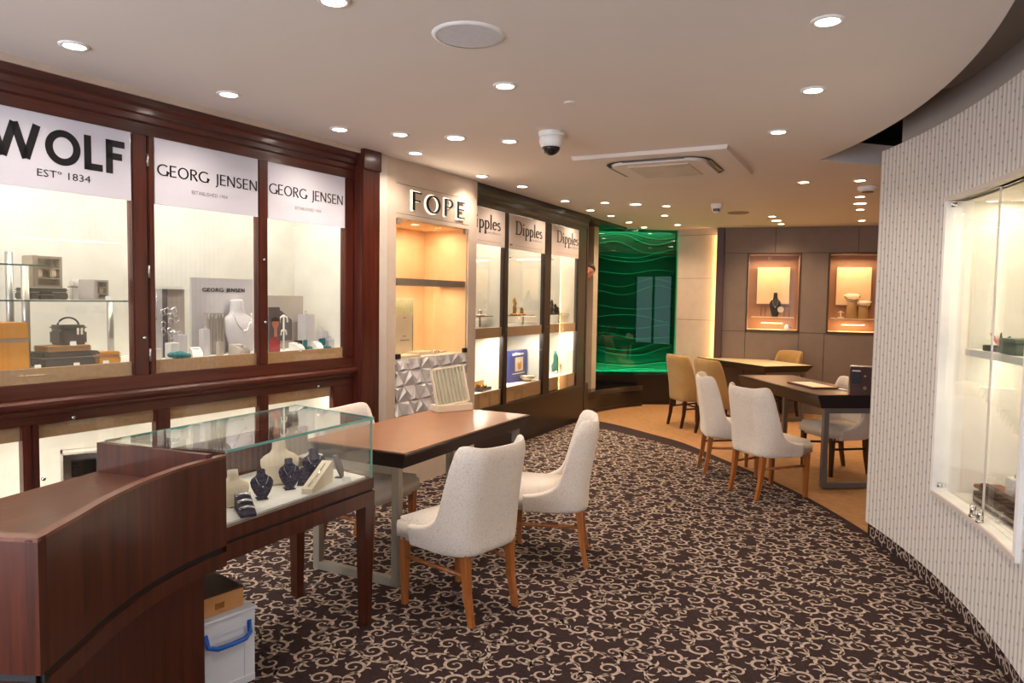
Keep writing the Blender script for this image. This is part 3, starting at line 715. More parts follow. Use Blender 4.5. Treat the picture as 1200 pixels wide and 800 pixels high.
part('arch_panel', MB().prism([(-.12, .0), (.1, 0), (.1, .15), (0.0, .22), (-.12, .15)], 0, .01), GREY_V, t, mx=None, rot=(radians(90), 0, 0), loc=(-.02, -.002, .06))
part('wave_line', MB().tube([(-.2+.4*k/14, -.003, .23+.035*sin(k*.45)) for k in range(15)], .004, 5), LGREY, t)
t = fthing('A', 'portrait_poster', 'dark upright poster of a woman in red beside the bay frame', 'poster', -.665, .14, 1.206)
part('poster_board', bx(-.045, .05, 0, .01, 0, .31), GREY_V, t)
part('printed_face', MB().prism([(.03*cos(a), .042*sin(a)) for a in [i*pi/6 for i in range(12)]], 0, .001), SKIN, t, rot=(radians(90), 0, 0), loc=(.01, -.0005, .20))
part('printed_hair', MB().prism([(.036*cos(a)-.004, .03*sin(a)) for a in [i*pi/6 for i in range(7)]], 0, .0005), HAIR, t, rot=(radians(90), 0, 0), loc=(.01, -.0014, .212))
part('printed_neck', MB().prism([(-.012, -.06), (.014, -.06), (.012, 0), (-.01, 0)], 0, .001), SKIN, t, rot=(radians(90), 0, 0), loc=(.01, -.0005, .165))
part('printed_dress', MB().prism([(-.045, 0), (.05, 0), (.05, .06), (.02, .1), (-.02, .1), (-.045, .06)], 0, .001), mat('red_print_dress', (150, 50, 60)), t, rot=(radians(90), 0, 0), loc=(0, -.0005, .005))
t = fthing('A', 'earring_tree', 'white T-shaped earring stand in front of the dark arch board', 'display stand', -.53, .2, 1.206)
part('stem', MB().tube([(0, 0, 0), (0, 0, .25)], .006, 6), WHITE, t); part('cross_arm', MB().tube([(-.035, 0, .2), (-.03, 0, .235), (0, 0, .25), (.03, 0, .235), (.035, 0, .2)], .007, 6), WHITE, t); part('cross_arm', MB().tube([(-.025, 0, .11), (-.02, 0, .14), (0, 0, .15), (.02, 0, .14), (.025, 0, .11)], .006, 6), WHITE, t)

# ================================================================== CREAM NICHE WITH BACKLIT LETTERS
nf = fthing('F', 'display_niche', 'cream panelled wall showcase with backlit black letters above lit glass doors', 'showcase')
part('left_jamb', bx(.068, .17, -.01, .6, 0, 2.7), BEIGE_L, nf)
part('left_stile', bx(.173, .29, 0, .6, 0, 2.7), BEIGE, nf); part('right_stile', bx(1.345, 1.48, 0, .6, 0, 2.7), BEIGE, nf)
part('top_panel', bx(.29, 1.345, 0, .1, 2.512, 2.7), BEIGE, nf); part('letter_panel', bx(.29, 1.345, 0, .1, 2.275, 2.508), BEIGE, nf)
part('head_panel', bx(.29, 1.345, 0, .1, 2.235, 2.271), BEIGE, nf); part('panel_joint', bx(.172, 1.478, .004, .02, 2.26, 2.6), TAUPE, nf)
part('base_panel', bx(.29, 1.345, .02, .6, 0, .62), BEIGE, nf)
part('back_panel', bx(.29, 1.345, .5, .55, 1.09, 2.27), PEACH, nf); part('interior_side', bx(.29, .30, .02, .5, 1.09, 2.27).box(1.335, 1.345, .02, .5, 1.09, 2.27), PEACH, nf)
part('interior_ceiling', bx(.3, 1.335, .02, .5, 2.23, 2.27), PEACH, nf); part('interior_floor', bx(.29, 1.345, .005, .5, 1.05, 1.09), CREAM, nf)
part('glass_door', bx(.30, .815, .004, .012, 1.095, 2.23), GLASS, nf); part('glass_door', bx(.82, 1.335, .004, .012, 1.095, 2.23), GLASS, nf)
part('shelf', bx(.30, 1.335, .03, .30, 1.70, 1.755), TAUPEB, nf)
for s, z in ((.30, 2.19), (1.28, 2.19), (.30, 1.095), (1.28, 1.095)): part('door_clamp', bx(s, s+.055, -.006, .02, z, z+.04, .002), BLACK if z < 2 else TAUPEB, nf)
for s in (.79, .85): part('door_knob', MB().cyl(0, 0, 0, .03, .008, n=10), CHROME, nf, loc=(s, -.0, 1.13), rot=(radians(90), 0, 0))
ft = write(nf, 'FOPE', 'thin', .483, 1.25, 2.316, 2.468, -.012, BLACK, .006, name='letter', gap=.28)
h = write(nf, 'FOPE', 'thin', .470, 1.246, 2.308, 2.474, -.004, HALO, .003, name='letter_glow', gap=.28)
for k in range(4): area('letter_light', nf, (.55+.2*k, -.018, 2.39), (radians(-90), 0, 0), .16, .15, .6, (255, 232, 200))
area('niche_light', nf, (.82, .22, 2.21), (0, 0, 0), .8, .06, 5, (255, 222, 184)); area('niche_light', nf, (.82, .2, 1.69), (0, 0, 0), .8, .04, 3.5, (255, 222, 184))

# relief tiles below the doors
tiles = []
ra = .15; hh = ra*sqrt(3)/2; s0_, s1_, z0_, z1_ = .295, 1.34, .625, 1.088
def clip(poly):
    for ax, lim, sg in ((0, s0_, 1), (0, s1_, -1), (1, z0_, 1), (1, z1_, -1)):
        out = []
        for i in range(len(poly)):
            p, q = poly[i-1], poly[i]; a, b = (p[ax]-lim)*sg, (q[ax]-lim)*sg
            if a*b < 0: t_ = a/(a-b); out.append(tuple(p[k]+(q[k]-p[k])*t_ for k in range(3)))
            if b >= 0: out.append(q)
        poly = out
        if not poly: break
    return poly
rt = random.Random(11)
for j in range(-1, 5):
    for i in range(-2, 9):
        xo = s0_-.03+(i+(j % 2)*.5)*ra; zo = z0_-.02+j*hh
        for up in (0, 1):
            tri = [(xo, zo), (xo+ra, zo), (xo+ra/2, zo+hh)] if up == 0 else [(xo+ra, zo), (xo+ra*1.5, zo+hh), (xo+ra/2, zo+hh)]
            g = 2; cx = sum(p[0] for p in tri)/3; cz = sum(p[1] for p in tri)/3
            tri3 = [(cx+(p[0]-cx)*.97, cz+(p[1]-cz)*.97, .012) for p in tri]
            kk = (i+j*2+up) % 3
            ap = (cx+(tri[kk][0]-cx)*.45, cz+(tri[kk][1]-cz)*.5, -.016)
            m_ = MB(); ok = False
            for a in range(3):
                P = clip([tri3[a], tri3[(a+1) % 3], ap])
                if len(P) >= 3: m_.b.faces.new([m_.b.verts.new((p[0], p[2], p[1])) for p in P]); ok = True
            if ok: part('tile', m_, TILE, nf)
part('tile_backing', bx(.29, 1.345, .013, .03, .62, 1.09), GREYB, nf)
t = fthing('F', 'sage_board', 'sage textured board standing in the lit niche', 'board', .76, .3, 1.092); part('board', bx(-.17, .15, 0, .02, 0, .5), SAGE, t)
t = fthing('F', 'printed_card', 'tall cream printed card in front of the sage board', 'card', .66, .22, 1.092); part('card', bx(-.12, .13, 0, .01, 0, .36), IVORY, t)
part('faint_print', bx(-.0, .045, -.001, 0, .325, .332).box(-.0, .045, -.001, 0, .165, .172).box(-.04, .09, -.001, 0, .13, .138), INK_G, t)
for k, (s, d, w_, lab) in enumerate(((.55, .12, .3, 'pale flat display pad at the left of the niche floor'), (.86, .2, .26, 'raised pale display pad in the middle of the niche floor'), (1.12, .22, .28, 'pale flat display pad at the right of the niche floor'))):
    t = fthing('F', 'display_pad', lab, 'display pad', s, d, 1.092, .1*k); part('pad', bx(-w_/2, w_/2, -.07, .07, 0, .018+.012*(k == 1), .004), IVORY, t)

# ================================================================== DARK CABINET (three bays)
dc = fthing('D', 'display_cabinet', 'dark espresso wall cabinet with three lit bays and cream header signs', 'cabinet')
part('back_panel', bx(-.105, 2.8, .54, .58, 0, 2.68), CREAM, dc); part('side_panel', bx(2.62, 2.66, .05, .54, .5, 2.5), CREAM, dc)
part('interior_ceiling', bx(-.105, 2.62, .05, .54, 2.49, 2.53), CREAM, dc); part('upper_floor', bx(-.105, 2.62, .04, .54, 1.205, 1.30), WHITE, dc); part('lower_floor', bx(-.105, 2.62, .04, .54, .55, .645), WHITE, dc)
part('fabric_band', bx(-.105, 2.62, .022, .04, 1.2, 1.303), TANF, dc); part('fabric_band', bx(-.105, 2.62, .022, .04, .5, .655), TANF, dc)
part('cornice', MB().prof([(0.06, 2.49), (0, 2.49), (0, 2.53), (-.02, 2.56), (-.02, 2.6), (-.045, 2.63), (-.045, 2.70), (.06, 2.70)], -.105, 2.84), ESP_X, dc)
part('plinth', MB().prof([(.06, 0), (.02, 0), (.02, .06), (-.005, .07), (-.005, .47), (.0, .49), (.06, .49)], -.105, 3.0), ESP_X, dc)
for a, b in ((-.105, -.09), (.575, .665), (1.555, 1.735), (2.57, 2.84)): part('stile', bx(a, b, -.004, .05, .49, 2.49, .006), ESP_Z, dc)
part('end_panel', bx(2.84, 2.88, -.01, .58, 0, 2.70), ESP_Z, dc)
part('divider', bx(1.64, 1.66, .05, .54, .65, 2.49), CREAM, dc); part('divider', bx(.61, .63, .05, .54, .65, 2.49), CREAM, dc)
for k, (a, b, t0, t1) in enumerate(((-.088, .575, -.19, .475), (.665, 1.555, .815, 1.469), (1.735, 2.57, 1.89, 2.547))):
    part('glass_pane', bx(a, b, .008, .014, .49, 2.49), GLASS, dc)
    hs = part('header_sign', bx(a+.003, b-.003, -.003, .006, 2.125, 2.487), SIGN_D, dc)
    write(hs, 'Dipples', 'serif', t0, t1, 2.285, 2.427, -.0042, INK, .001, gap=.05)
    small_text(hs, 'Jewellers', t0+.32, t1, 2.25, -.0045, INK_G, h=.035); small_text(hs, '- - - - - - - - - - - - -', t0, t1, 2.165, -.0045, INK_R)
    area('strip_light', dc, ((a+b)/2, .16, 2.46), (radians(-18), 0, 0), b-a-.1, .05, 5.5, (255, 245, 226)); area('strip_light', dc, ((a+b)/2, .16, 1.19), (radians(-12), 0, 0), b-a-.1, .05, 6, (255, 245, 226))
    part('led_strip', bx(a+.05, b-.05, .10, .11, 2.475, 2.489), LEDW, dc)
for s, z in ((.70, 2.03), (.70, 2.17), (1.76, 2.07), (.62, 1.28), (1.64, 1.28)): part('hinge', bx(s-.02, s+.02, -.014, -.004, z-.006, z+.006), CHROME, dc)
def tstand(label, s, w_, left=False):
    t = fthing('D', 'glass_stand', label, 'display stand', s, .2, 1.302)
    part('stem', MB().tube([(0, 0, 0), (0, 0, .105)], .012, 8), STEEL, t)
    part('glass_top', bx(-w_ if left else -w_/2, w_*.3 if left else w_/2, -.07, .07, .107, .115), GEDGE_D, t); return t
tstand('T-shaped glass stand in the left lit bay', .43, .32); tstand('T-shaped glass stand in the middle lit bay', 1.42, .5, True); tstand('T-shaped glass stand in the right lit bay', 2.46, .55, True)
def figurine(label, s, m, h, n=3, z=1.417):
    t = fthing('D', 'figurine', label, 'figurine', s, .2, z)
    rf = random.Random(int(s*100))
    part('base', MB().cyl(0, 0, 0, .015, .05), m, t)
    part('figure', MB().loft([(.012, .02, .02, 0, 0), (h*.35, .03, .022, .01, 0), (h*.6, .016, .016, 0, 0), (h*.8, .022, .02, -.008, 0), (h, .008, .008, -.006, 0)], 10), m, t)
    part('arm', MB().tube([(0, 0, h*.6), (.03, 0, h*.75), (.05, 0, h*.6)], .006, 6).tube([(0, 0, h*.65), (-.03, 0, h*.5), (-.04, 0, h*.35)], .006, 6), m, t)
figurine('slender rose-gold figurine at the left of the middle bay stand', 1.2, GOLD, .2); figurine('small rose-gold figurine nearer the stand end, middle bay', 1.38, GOLD, .09)
figurine('tall black figurine at the left of the right bay stand', 2.22, BLACK, .18); figurine('black figurine in the middle of the right bay stand', 2.33, BLACK, .13); figurine('low black figurine at the right of its stand', 2.41, BLACK, .09)
figurine('thin silver piece on the left bay glass stand', .43, SILVER, .07)
t = fthing('D', 'presentation_box', 'blue book-shaped presentation box with an amber picture, middle bay floor', 'box', 1.42, .22, .647, 0); 
part('box_body', bx(-.27, .17, 0, .06, 0, .36, .004), mat('royal_blue', (48, 64, 140), .5), t); part('picture', bx(-.14, .06, -.002, 0, .12, .28), IVORY, t)
part('amber_motif', MB().loft([(0, .03, .004, 0, 0), (.03, .045, .005, 0, 0), (.08, .05, .005, 0, 0), (.1, .03, .004, 0, 0)], 10), CARDB, t, loc=(-.04, -.006, .14)); part('faint_print', bx(-.21, -.16, -.002, 0, .305, .33).box(-.15, -.09, -.002, 0, .305, .335).box(-.08, -.01, -.002, 0, .305, .33).box(0, .07, -.002, 0, .308, .325).box(-.21, .10, -.002, 0, .09, .10), WHITE, t)
t = fthing('D', 'bowl', 'cream pedestal bowl in front of the blue box', 'bowl', 1.44, .14, .647); part('bowl', MB().loft([(0, .05, .05, 0, 0), (.012, .03, .03, 0, 0), (.02, .06, .06, 0, 0), (.06, .1, .1, 0, 0)], 20), IVORY, t)
part('rim', MB().tube([(.1*cos(a), .1*sin(a), .06) for a in [i*pi/10 for i in range(20)]], .004, 5, True), GOLD, t)
t = fthing('D', 'ornament', 'green glass and silver ornament on the right bay floor', 'ornament', 2.4, .2, .647); g_ = mat('sea_green', (60, 120, 110), .2)
part('base', MB().cyl(0, 0, 0, .04, .07), SILVER, t); part('figure', MB().loft([(.04, .06, .06, 0, 0), (.1, .08, .07, .01, 0), (.16, .04, .04, 0, 0), (.22, .035, .03, -.03, 0), (.30, .008, .008, -.05, 0)], 12), g_, t)
t = fthing('D', 'trinket_box', 'open black and gold trinket box on the left bay floor', 'box', .40, .14, .647, .1)
part('tray', bx(-.12, .12, -.05, .05, 0, .035, .003), BLACKG, t); part('gold_lid', bx(-.1, .1, .03, .045, .035, .10, .002), GOLD, t); part('jewel', MB().ball(-.04, -.01, .045, .02).ball(.04, -.01, .045, .02), GOLD, t)

# end of the left side: dark soffit, opening, beige column, curved platform
P_ = lambda s, d: fr_pt('D', s, d)[:2]
struct('trim_soffit', MB().prism([P_(2.84, -.02), (-3.955, 10.29), (-4.36, 10.15), (-4.84, 9.4), P_(2.84, .6)], 2.67, 2.699), ESP_X)
struct('trim_column', MB().box(-4.40, -4.19, 9.62, 9.78, 0.30, 2.665), BEIGE)
plat = smoothp([(-4.0, 8.93), (-4.02, 9.4), (-3.96, 9.75), (-3.86, 10.1), (-3.70, 10.42)], 6)
struct('floor_platform', MB().prism([(-4.84, 8.93)]+plat+[(-3.9, 10.6), (-4.84, 10.6)], 0, .30), BLACKG)
struct('trim_platform', MB().strip(plat, .24, .315, .02, -1).strip(plat, .0, .05, .015, -1), ESP_X)
# person peering round the end of the cabinet
pr = thing('person', 'person peering out from behind the end of the dark cabinet, only the face showing', 'person', (-4.30, 9.12, .30))
me = bpy.data.meshes.new('body'); vs = [(0, 0, .95), (0, 0, 1.15), (0.03, -.01, 1.38), (.09, -.02, 1.5), (.12, -.02, 1.56), (.07, .15, 1.40), (.07, -.17, 1.40), (.05, .22, 1.12), (.05, -.24, 1.12), (.12, .2, .9), (.12, -.22, .9), (0, .09, .9), (0, -.09, .9), (.01, .1, .48), (.01, -.1, .48), (-.01, .1, .07), (-.01, -.1, .07), (.1, .11, .03), (.1, -.11, .03)]
ed = [(0, 1), (1, 2), (2, 3), (3, 4), (2, 5), (2, 6), (5, 7), (6, 8), (7, 9), (8, 10), (0, 11), (0, 12), (11, 13), (12, 14), (13, 15), (14, 16), (15, 17), (16, 18)]
me.from_pydata([(a-.06, b, c) for a, b, c in vs], ed, []); me.materials.append(SHIRT); bo = bpy.data.objects.new('body', me); COL.objects.link(bo); bo.parent = pr
sk_ = bo.modifiers.new('skin', 'SKIN'); rad = [.13, .13, .15, .06, .055, .06, .06, .045, .045, .035, .035, .085, .085, .06, .06, .04, .04, .03, .03]
for v, r_ in zip(me.skin_vertices[0].data, rad): v.radius = (r_, r_)
me.skin_vertices[0].data[0].use_root = True; bo.modifiers.new('sub', 'SUBSURF').levels = 1
hd = MB().loft([(-.13, .05, .05, 0, 0), (-.105, .055, .065, 0, -.012), (-.06, .066, .083, 0, -.01), (0, .074, .093, 0, 0), (.05, .076, .096, 0, .004), (.09, .06, .078, 0, .006), (.112, .03, .04, 0, .006), (.118, .008, .01, 0, .006)], 20)
hd.loft([(-.035, .012, .012, 0, -.093), (-.02, .015, .02, 0, -.1), (.015, .008, .01, 0, -.092)], 8).ball(-.078, .01, -.01, .01, .02, .03, 8).ball(.078, .01, -.01, .01, .02, .03, 8)
hm = Matrix.Translation((.255, -.03, 1.68)) @ Matrix.Rotation(radians(28), 4, 'Z') @ Matrix.Rotation(radians(24), 4, 'Y')
head = hd.done('head', SKIN, pr, mx=hm)
MB().ball(-.028, -.086, .012, .011, .006, .006, 8).ball(.028, -.086, .012, .011, .006, .006, 8).done('eyes', BLACK, head, mx=hm)
MB().ball(0, -.09, -.062, .024, .006, .006, 8).done('mouth', mat('lips', (140, 70, 66)), head, mx=hm)
MB().loft([(.02, .08, .075, 0, .03), (.07, .083, .098, 0, .012), (.1, .068, .088, 0, .01), (.128, .03, .04, 0, .01)], 16).done('hair', HAIR, pr, mx=hm)

# ================================================================== GREEN WALL PANEL
gp = fthing('G', 'green_glass_panel', 'tall emerald backlit glass wall panel with glowing wavy lines', 'wall panel')
part('back_board', bx(-.05, 1.27, .16, .2, .3, 2.7), GREEN, gp); part('glass_sheet', bx(0, 1.26, 0, .01, .46, 2.69), GGLASS, gp)
part('side_trim', bx(-.03, 0, -.01, .2, 0, 2.7), BLACK, gp); part('base', bx(-.05, 1.29, -.02, .2, 0, .46), BLACKG, gp)
ROWS = [(2.62, .05, 0), (2.56, .09, .3), (2.43, .1, .5), (2.30, .07, 2.6), (2.24, .08, 2.3), (2.05, .05, 3.0), (1.88, .09, 3.3), (1.76, .10, 3.1), (1.5, .05, 2.0), (1.36, .07, 5.6), (1.2, .05, 2.4), (1.05, .05, 1.0), (.88, .08, 2.8), (.80, .10, 2.2), (.62, .04, 2.5), (.54, .03, 4)]
for z, am, ph in ROWS:
    pts = [(1.25*k/40, .15, z+am*sin(ph+k*.145)*(.4+.6*sin(k*.06+ph)**2)-.02*k/40) for k in range(41)]
    part('wave_line', MB().tube(pts, .005, 5), GREENW, gp)
area('green_led', gp, (.63, .07, .49), (radians(176), 0, 0), 1.2, .05, 7, (50, 255, 190)); area('green_led', gp, (.63, .07, 2.67), (0, 0, 0), 1.2, .05, 4.5, (50, 255, 190))

# ================================================================== BEIGE AND TAUPE BACK WALLS
bw = fthing('E', 'wall_beige', None, None, kind='structure')
for a, b in ((0, .10), (.10, 1.322), (1.328, 1.951), (1.957, 2.604), (2.612, 2.70)): part('panel', bx(-.03, .60, 0, .05, a, b), BEIGE, bw)
part('panel_joint', bx(-.03, .6, .01, .06, 0, 2.7), TAUPE, bw)
tw = fthing('B', 'wall_back', None, None, kind='structure')
part('pilaster', bx(-.08, .02, -.06, .2, 0, 2.7), mat('plum_brown', (76, 50, 44), .5), tw)
area('hidden_strip', tw, (-.09, -.05, 1.35), (radians(90), 0, radians(72)), .02, 2.5, 4, (255, 196, 120))
G_ = .0035
W1, W2 = (.355, 1.095), (1.455, 2.20)
def pan(a, b, c, d): part('panel', bx(a+G_, b-G_, 0, .03, c+G_, d-G_), TAUPE, tw)
for a, b in ((.02, .735), (.735, 1.833), (1.833, 3.2)): pan(a, b, 2.328, 2.70)
pan(.02, .355, 1.175, 2.328); pan(1.095, 1.455, 1.175, 2.328); pan(2.2, 3.2, 1.175, 2.328)
for a, b in ((.02, .355), (.355, 1.095), (1.095, 1.435), (1.435, 2.2), (2.2, 3.2)): pan(a, b, 0.1, 1.175)
part('skirting', bx(.02, 3.2, -.005, .03, 0, .1), TAUPE, tw)
part('panel_joint', bx(.0, .355, .02, .06, 0, 2.7).box(.355, 2.2, .02, .06, 2.33, 2.7).box(.355, 2.2, .02, .06, 0, 1.17).box(1.095, 1.455, .02, .06, 1.1, 2.4).box(2.2, 3.2, .02, .06, 0, 2.7), TAUPE_SEAM, tw)
ROSE = mat('rose_taupe_interior', (150, 112, 88), .6); BRONZE = mat('bronze_frame', (84, 62, 44), .4, .4)
for k, (a, b) in enumerate((W1, W2)):
    t = fthing('B', 'wall_showcase', ('lit recessed wall showcase holding the dark bust', 'lit recessed wall showcase nearest the papered wall, holding two cream necklaces')[k], 'showcase', (a+b)/2, 0, 1.175, 0, None)
    w2 = (b-a)/2; H_ = 1.153
    part('frame', bx(-w2, w2, -.012, .03, 0, .03).box(-w2, w2, -.012, .03, H_-.025, H_).box(-w2, -w2+.022, -.012, .03, 0, H_).box(w2-.022, w2, -.012, .03, 0, H_), BRONZE, t)
    part('back_panel', bx(-w2, w2, .42, .44, 0, H_), ROSE, t); part('side_panel', bx(-w2, -w2+.02, .03, .42, 0, H_), CREAM, t); part('side_panel', bx(w2-.02, w2, .03, .42, 0, H_), ROSE, t)
    part('interior_ceiling', bx(-w2, w2, .03, .42, H_-.02, H_), ROSE, t); part('interior_floor', bx(-w2, w2, .03, .42, 0, .03), IVORY, t)
    part('backing_square', bx(-.225, .235, .36, .38, .41, .96), PEACH, t)
    part('glass_shelf', bx(-.29, .30, .1, .34, .205, .218), IVORY, t)  # opaque ivory paints the bright line of the glass edge
    part('shelf_light', MB().box(-.15, .15, .2, .22, .12, .13), NICHE_LED, t)
    part('glass_pane', bx(-w2+.02, w2-.02, .0, .006, .03, H_-.025), GLASS, t)
    area('niche_light', t, (0, .2, H_-.04), (radians(-8), 0, 0), .5, .06, 5, (255, 214, 166)); area('niche_light', t, (0, .2, .195), (0, 0, 0), .4, .04, 2.5, (255, 206, 150))
RB = fr_rz('B'); B_ = lambda s, d, z: fr_pt('B', s, d, z)
bust('dark bust with a silver necklace in the lit wall showcase', B_(.765, .2, 1.394), RB, .36, .16, BLACK)
def fork_stand(label, s, z, h, fr='B'):
    t = thing('necklace_stand', label, 'display stand', B_(s, .2, z), RB)
    part('column', MB().loft([(0, .075, .04, 0, 0), (h*.6, .06, .035, 0, 0), (h*.72, .07, .04, 0, 0)], 16), mat('sand_leather', (214, 170, 112), .5), t)
    part('collar', MB().loft([(h*.66, .06, .04, 0, 0), (h*.82, .10, .05, 0, 0), (h*.94, .115, .045, 0, .02), (h, .05, .03, 0, .02)], 18), IVORY, t)
    part('necklace', MB().tube([(.1*cos(a), -.05+.01*cos(a)**2, h*.9+.05*sin(a)) for a in [-pi*k/10 for k in range(11)]], .008, 6), GOLD, t)
fork_stand('taller cream necklace stand on the left of its showcase', 1.80, 1.394, .36); fork_stand('shorter cream necklace stand on the right of its showcase', 1.95, 1.394, .26)
for s, w_, z, lab in ((.60, .06, 1.394, 'small metal earring rack left of the dark bust'), (.93, .07, 1.394, 'small metal earring rack right of the dark bust')):
    t = thing('earring_rack', lab, 'display stand', B_(s, .26, z), RB); part('rack', MB().tube([(-w_/2, 0, 0), (-w_/2, 0, .15), (w_/2, 0, .15), (w_/2, 0, 0)], .006, 6), BRONZE, t)
    part('earring', MB().ball(-.012, 0, .11, .007).ball(.012, 0, .11, .007), GOLD, t)
t = thing('watch_stand', 'round cream watch stand to the right of the dark bust', 'display stand', B_(.84, .13, 1.394), RB); part('disc', MB().loft([(0, .045, .045, 0, 0), (.012, .045, .045, 0, 0)], 18), IVORY, t, loc=(0, 0, .11), rot=(radians(90), 0, 0)); part('stem', MB().tube([(0, 0.01, 0), (0, .01, .1)], .008), GOLD, t)
t = thing('ring_tree', 'small cream ring stand left of the two necklaces', 'display stand', B_(1.66, .2, 1.394), RB); part('stem', MB().cyl(0, 0, 0, .1, .012, .008), IVORY, t); part('cross_arm', MB().tube([(-.04, 0, .08), (0, 0, .1), (.04, 0, .08)], .008, 6), IVORY, t); part('base', MB().cyl(0, 0, 0, .02, .04), IVORY, t)
t = thing('trinket_bowl', 'small round silver bowl on the floor of the showcase with the dark bust', 'bowl', B_(.95, .2, 1.206), RB); part('bowl', MB().loft([(0, .03, .03, 0, 0), (.03, .06, .06, 0, 0), (.07, .04, .04, 0, 0)], 14), SILVER, t)

# ================================================================== SHOWCASE IN THE CURVED WALL
ns = thing('curved_showcase', 'large white lit showcase with sliding glass set into the curved papered wall', 'showcase', (WC[0], WC[1], 0))
A2 = lambda R, a, b, n=14: [(R*cos(radians(a+(b-a)*i/n)), R*sin(radians(a+(b-a)*i/n))) for i in range(n+1)]
fp = A2(WR, NT0, NT1)
for za, zb_ in ((.548, .572), (2.165, 2.19)): part('frame', MB().strip(A2(WR-.02, NT0+.05, NT1-.3), za, zb_, .1, 1), BEIGE_L, ns)
def radial(a, r0, r1, w_, z0, z1):
    m_ = MB(); c_, s_ = cos(radians(a)), sin(radians(a)); tx, ty = -s_*w_/2, c_*w_/2
    m_.prism([(r0*c_-tx, r0*s_-ty), (r1*c_-tx, r1*s_-ty), (r1*c_+tx, r1*s_+ty), (r0*c_+tx, r0*s_+ty)], z0, z1); return m_
part('side_frame', radial(NT0, WR-.02, WR+.12, .03, .55, 2.19), WHITE, ns); part('side_frame', radial(NT1-.15, WR-.02, WR+.12, .035, .55, 2.19), WHITE, ns)
Ri = WR+.55; sgn = 1
def shell(r, a0, a1, z0, z1, m, name): part(name, MB().strip(A2(r, a0, a1), z0, z1), m, ns)
shell(Ri, NT0+1, NT1-1, .5, 2.25, CREAM, 'back_panel')
part('side_panel', radial(NT0+.15, WR+.05, Ri, .02, .5, 2.25), CREAM, ns); part('side_panel', radial(NT1-.25, WR+.05, Ri, .02, .5, 2.25), CREAM, ns)
def slab(r0, r1, a0, a1, z0, z1): return MB().prism(A2(r0, a0, a1)+A2(r1, a1, a0), z0, z1)
part('interior_floor', slab(WR+.06, Ri, NT0, NT1, .53, .568), WHITE, ns); part('sill', slab(WR-.01, WR+.07, NT0, NT1, .545, .574), WHITE, ns); part('interior_ceiling', slab(WR+.02, Ri, NT0, NT1, 2.165, 2.2), CREAM, ns)
part('shelf', slab(WR+.09, Ri, NT0-.6, NT1, 1.335, 1.37), CREAM, ns)
part('glass_door', MB().strip(A2(WR+.02, NT0-.2, 15.45), .575, 2.16, .006, 1), GLASS, ns); part('glass_door', MB().strip(A2(WR+.035, 15.6, NT1), .575, 2.16, .006, 1), GLASS, ns)
part('door_edge', radial(15.5, WR+.018, WR+.028, .003, .575, 2.16), BEIGE_L, ns)
for a in (15.9, 15.1):
    c_, s_ = cos(radians(a)), sin(radians(a)); part('door_lock', MB().cyl((WR-.005)*c_, (WR-.005)*s_, .585, .635, .013, n=12).cyl((WR-.005)*c_, (WR-.005)*s_, .575, .585, .018, n=12), CHROME, ns)
for z in (.6, 2.13):
    c_, s_ = cos(radians(NT0-.35)), sin(radians(NT0-.35)); part('hinge', MB().cyl((WR+.01)*c_, (WR+.01)*s_, z, z+.025, .014, n=10), CHROME, ns)
am = radians(15.7); rn = WR+.28
area('showcase_light', ns, (rn*cos(am), rn*sin(am), 2.155), (0, 0, am+pi/2), 1.0, .08, 5, (255, 236, 206)); area('showcase_light', ns, (rn*cos(am), rn*sin(am), 1.33), (0, 0, am+pi/2), 1.0, .08, 2.6, (255, 236, 206))
def NP(a, r, z): return (WC[0]+r*cos(radians(a)), WC[1]+r*sin(radians(a)), z)
def nthing(name, lab, cat, a, r, z, rz=0): return thing(name, lab, cat, NP(a, r, z), radians(a)-pi/2+rz)   # local y points into the wall
t = nthing('gift_box', 'small dark box with a coral ribbon bow on the curved showcase shelf', 'box', 18.0, WR+.17, 1.372, .2)
part('box', bx(-.07, .07, -.05, .05, 0, .03, .002), CHAR, t)
CORAL = mat('coral_ribbon', (196, 92, 74), .6)
for k in range(5): part('ribbon_loop', MB().tube([(0, 0, .03), (.03*cos(k*1.3), .02*sin(k*1.3), .06), (.07*cos(k*1.3), .03*sin(k*1.3), .07+.006*k), (.03*cos(k*1.3+.4), .02*sin(k*1.3+.4), .045), (0, 0, .03)], .006, 5), (CORAL, TEAL, IVORY)[k % 3], t)
t = nthing('presentation_box', 'grey-green presentation box beside the ribboned dark box', 'box', 16.1, WR+.17, 1.372); part('box', bx(-.09, .09, -.06, .06, 0, .055, .004), mat('grey_green', (92, 98, 90), .6), t); part('lid', bx(-.092, .092, -.062, .062, .056, .075, .004), mat('grey_green_lid', (110, 116, 106), .6), t)
t = nthing('display_tray', 'long dark brown slanted tray on the curved showcase floor', 'tray', 16.6, WR+.14, .574, .02); part('tray', bx(-.24, .26, -.03, .0, 0, .06, .003).box(-.24, .26, .0, .04, 0, .1, .003), DKBROWN, t); part('inlay_strip', bx(-.23, .25, -.034, -.03, .02, .035), TAUPEB, t)
t = nthing('wooden_tray', 'reddish wooden tray behind the long dark tray', 'tray', 18.4, WR+.26, .574, .1); part('tray', bx(-.2, .16, -.07, .07, .04, .06, .004).box(-.18, .14, -.05, .05, 0, .04), mat('red_wood', (140, 86, 66), .5), t)
t = nthing('jewellery_block', 'white block with a ring on the reddish wooden tray', 'block', 18.0, WR+.27, .635); part('block', bx(-.04, .04, -.03, .03, 0, .09, .003), WHITE, t); part('ring', MB().tube([(.012*cos(i*pi/4), 0, .10+.012*sin(i*pi/4)) for i in range(8)], .003, 5, True), SILVER, t)
t = nthing('jewellery_block', 'taller white block nearest the showcase frame', 'block', 17.1, WR+.28, .635); part('block', bx(-.05, .05, -.03, .03, 0, .12, .003), WHITE, t)
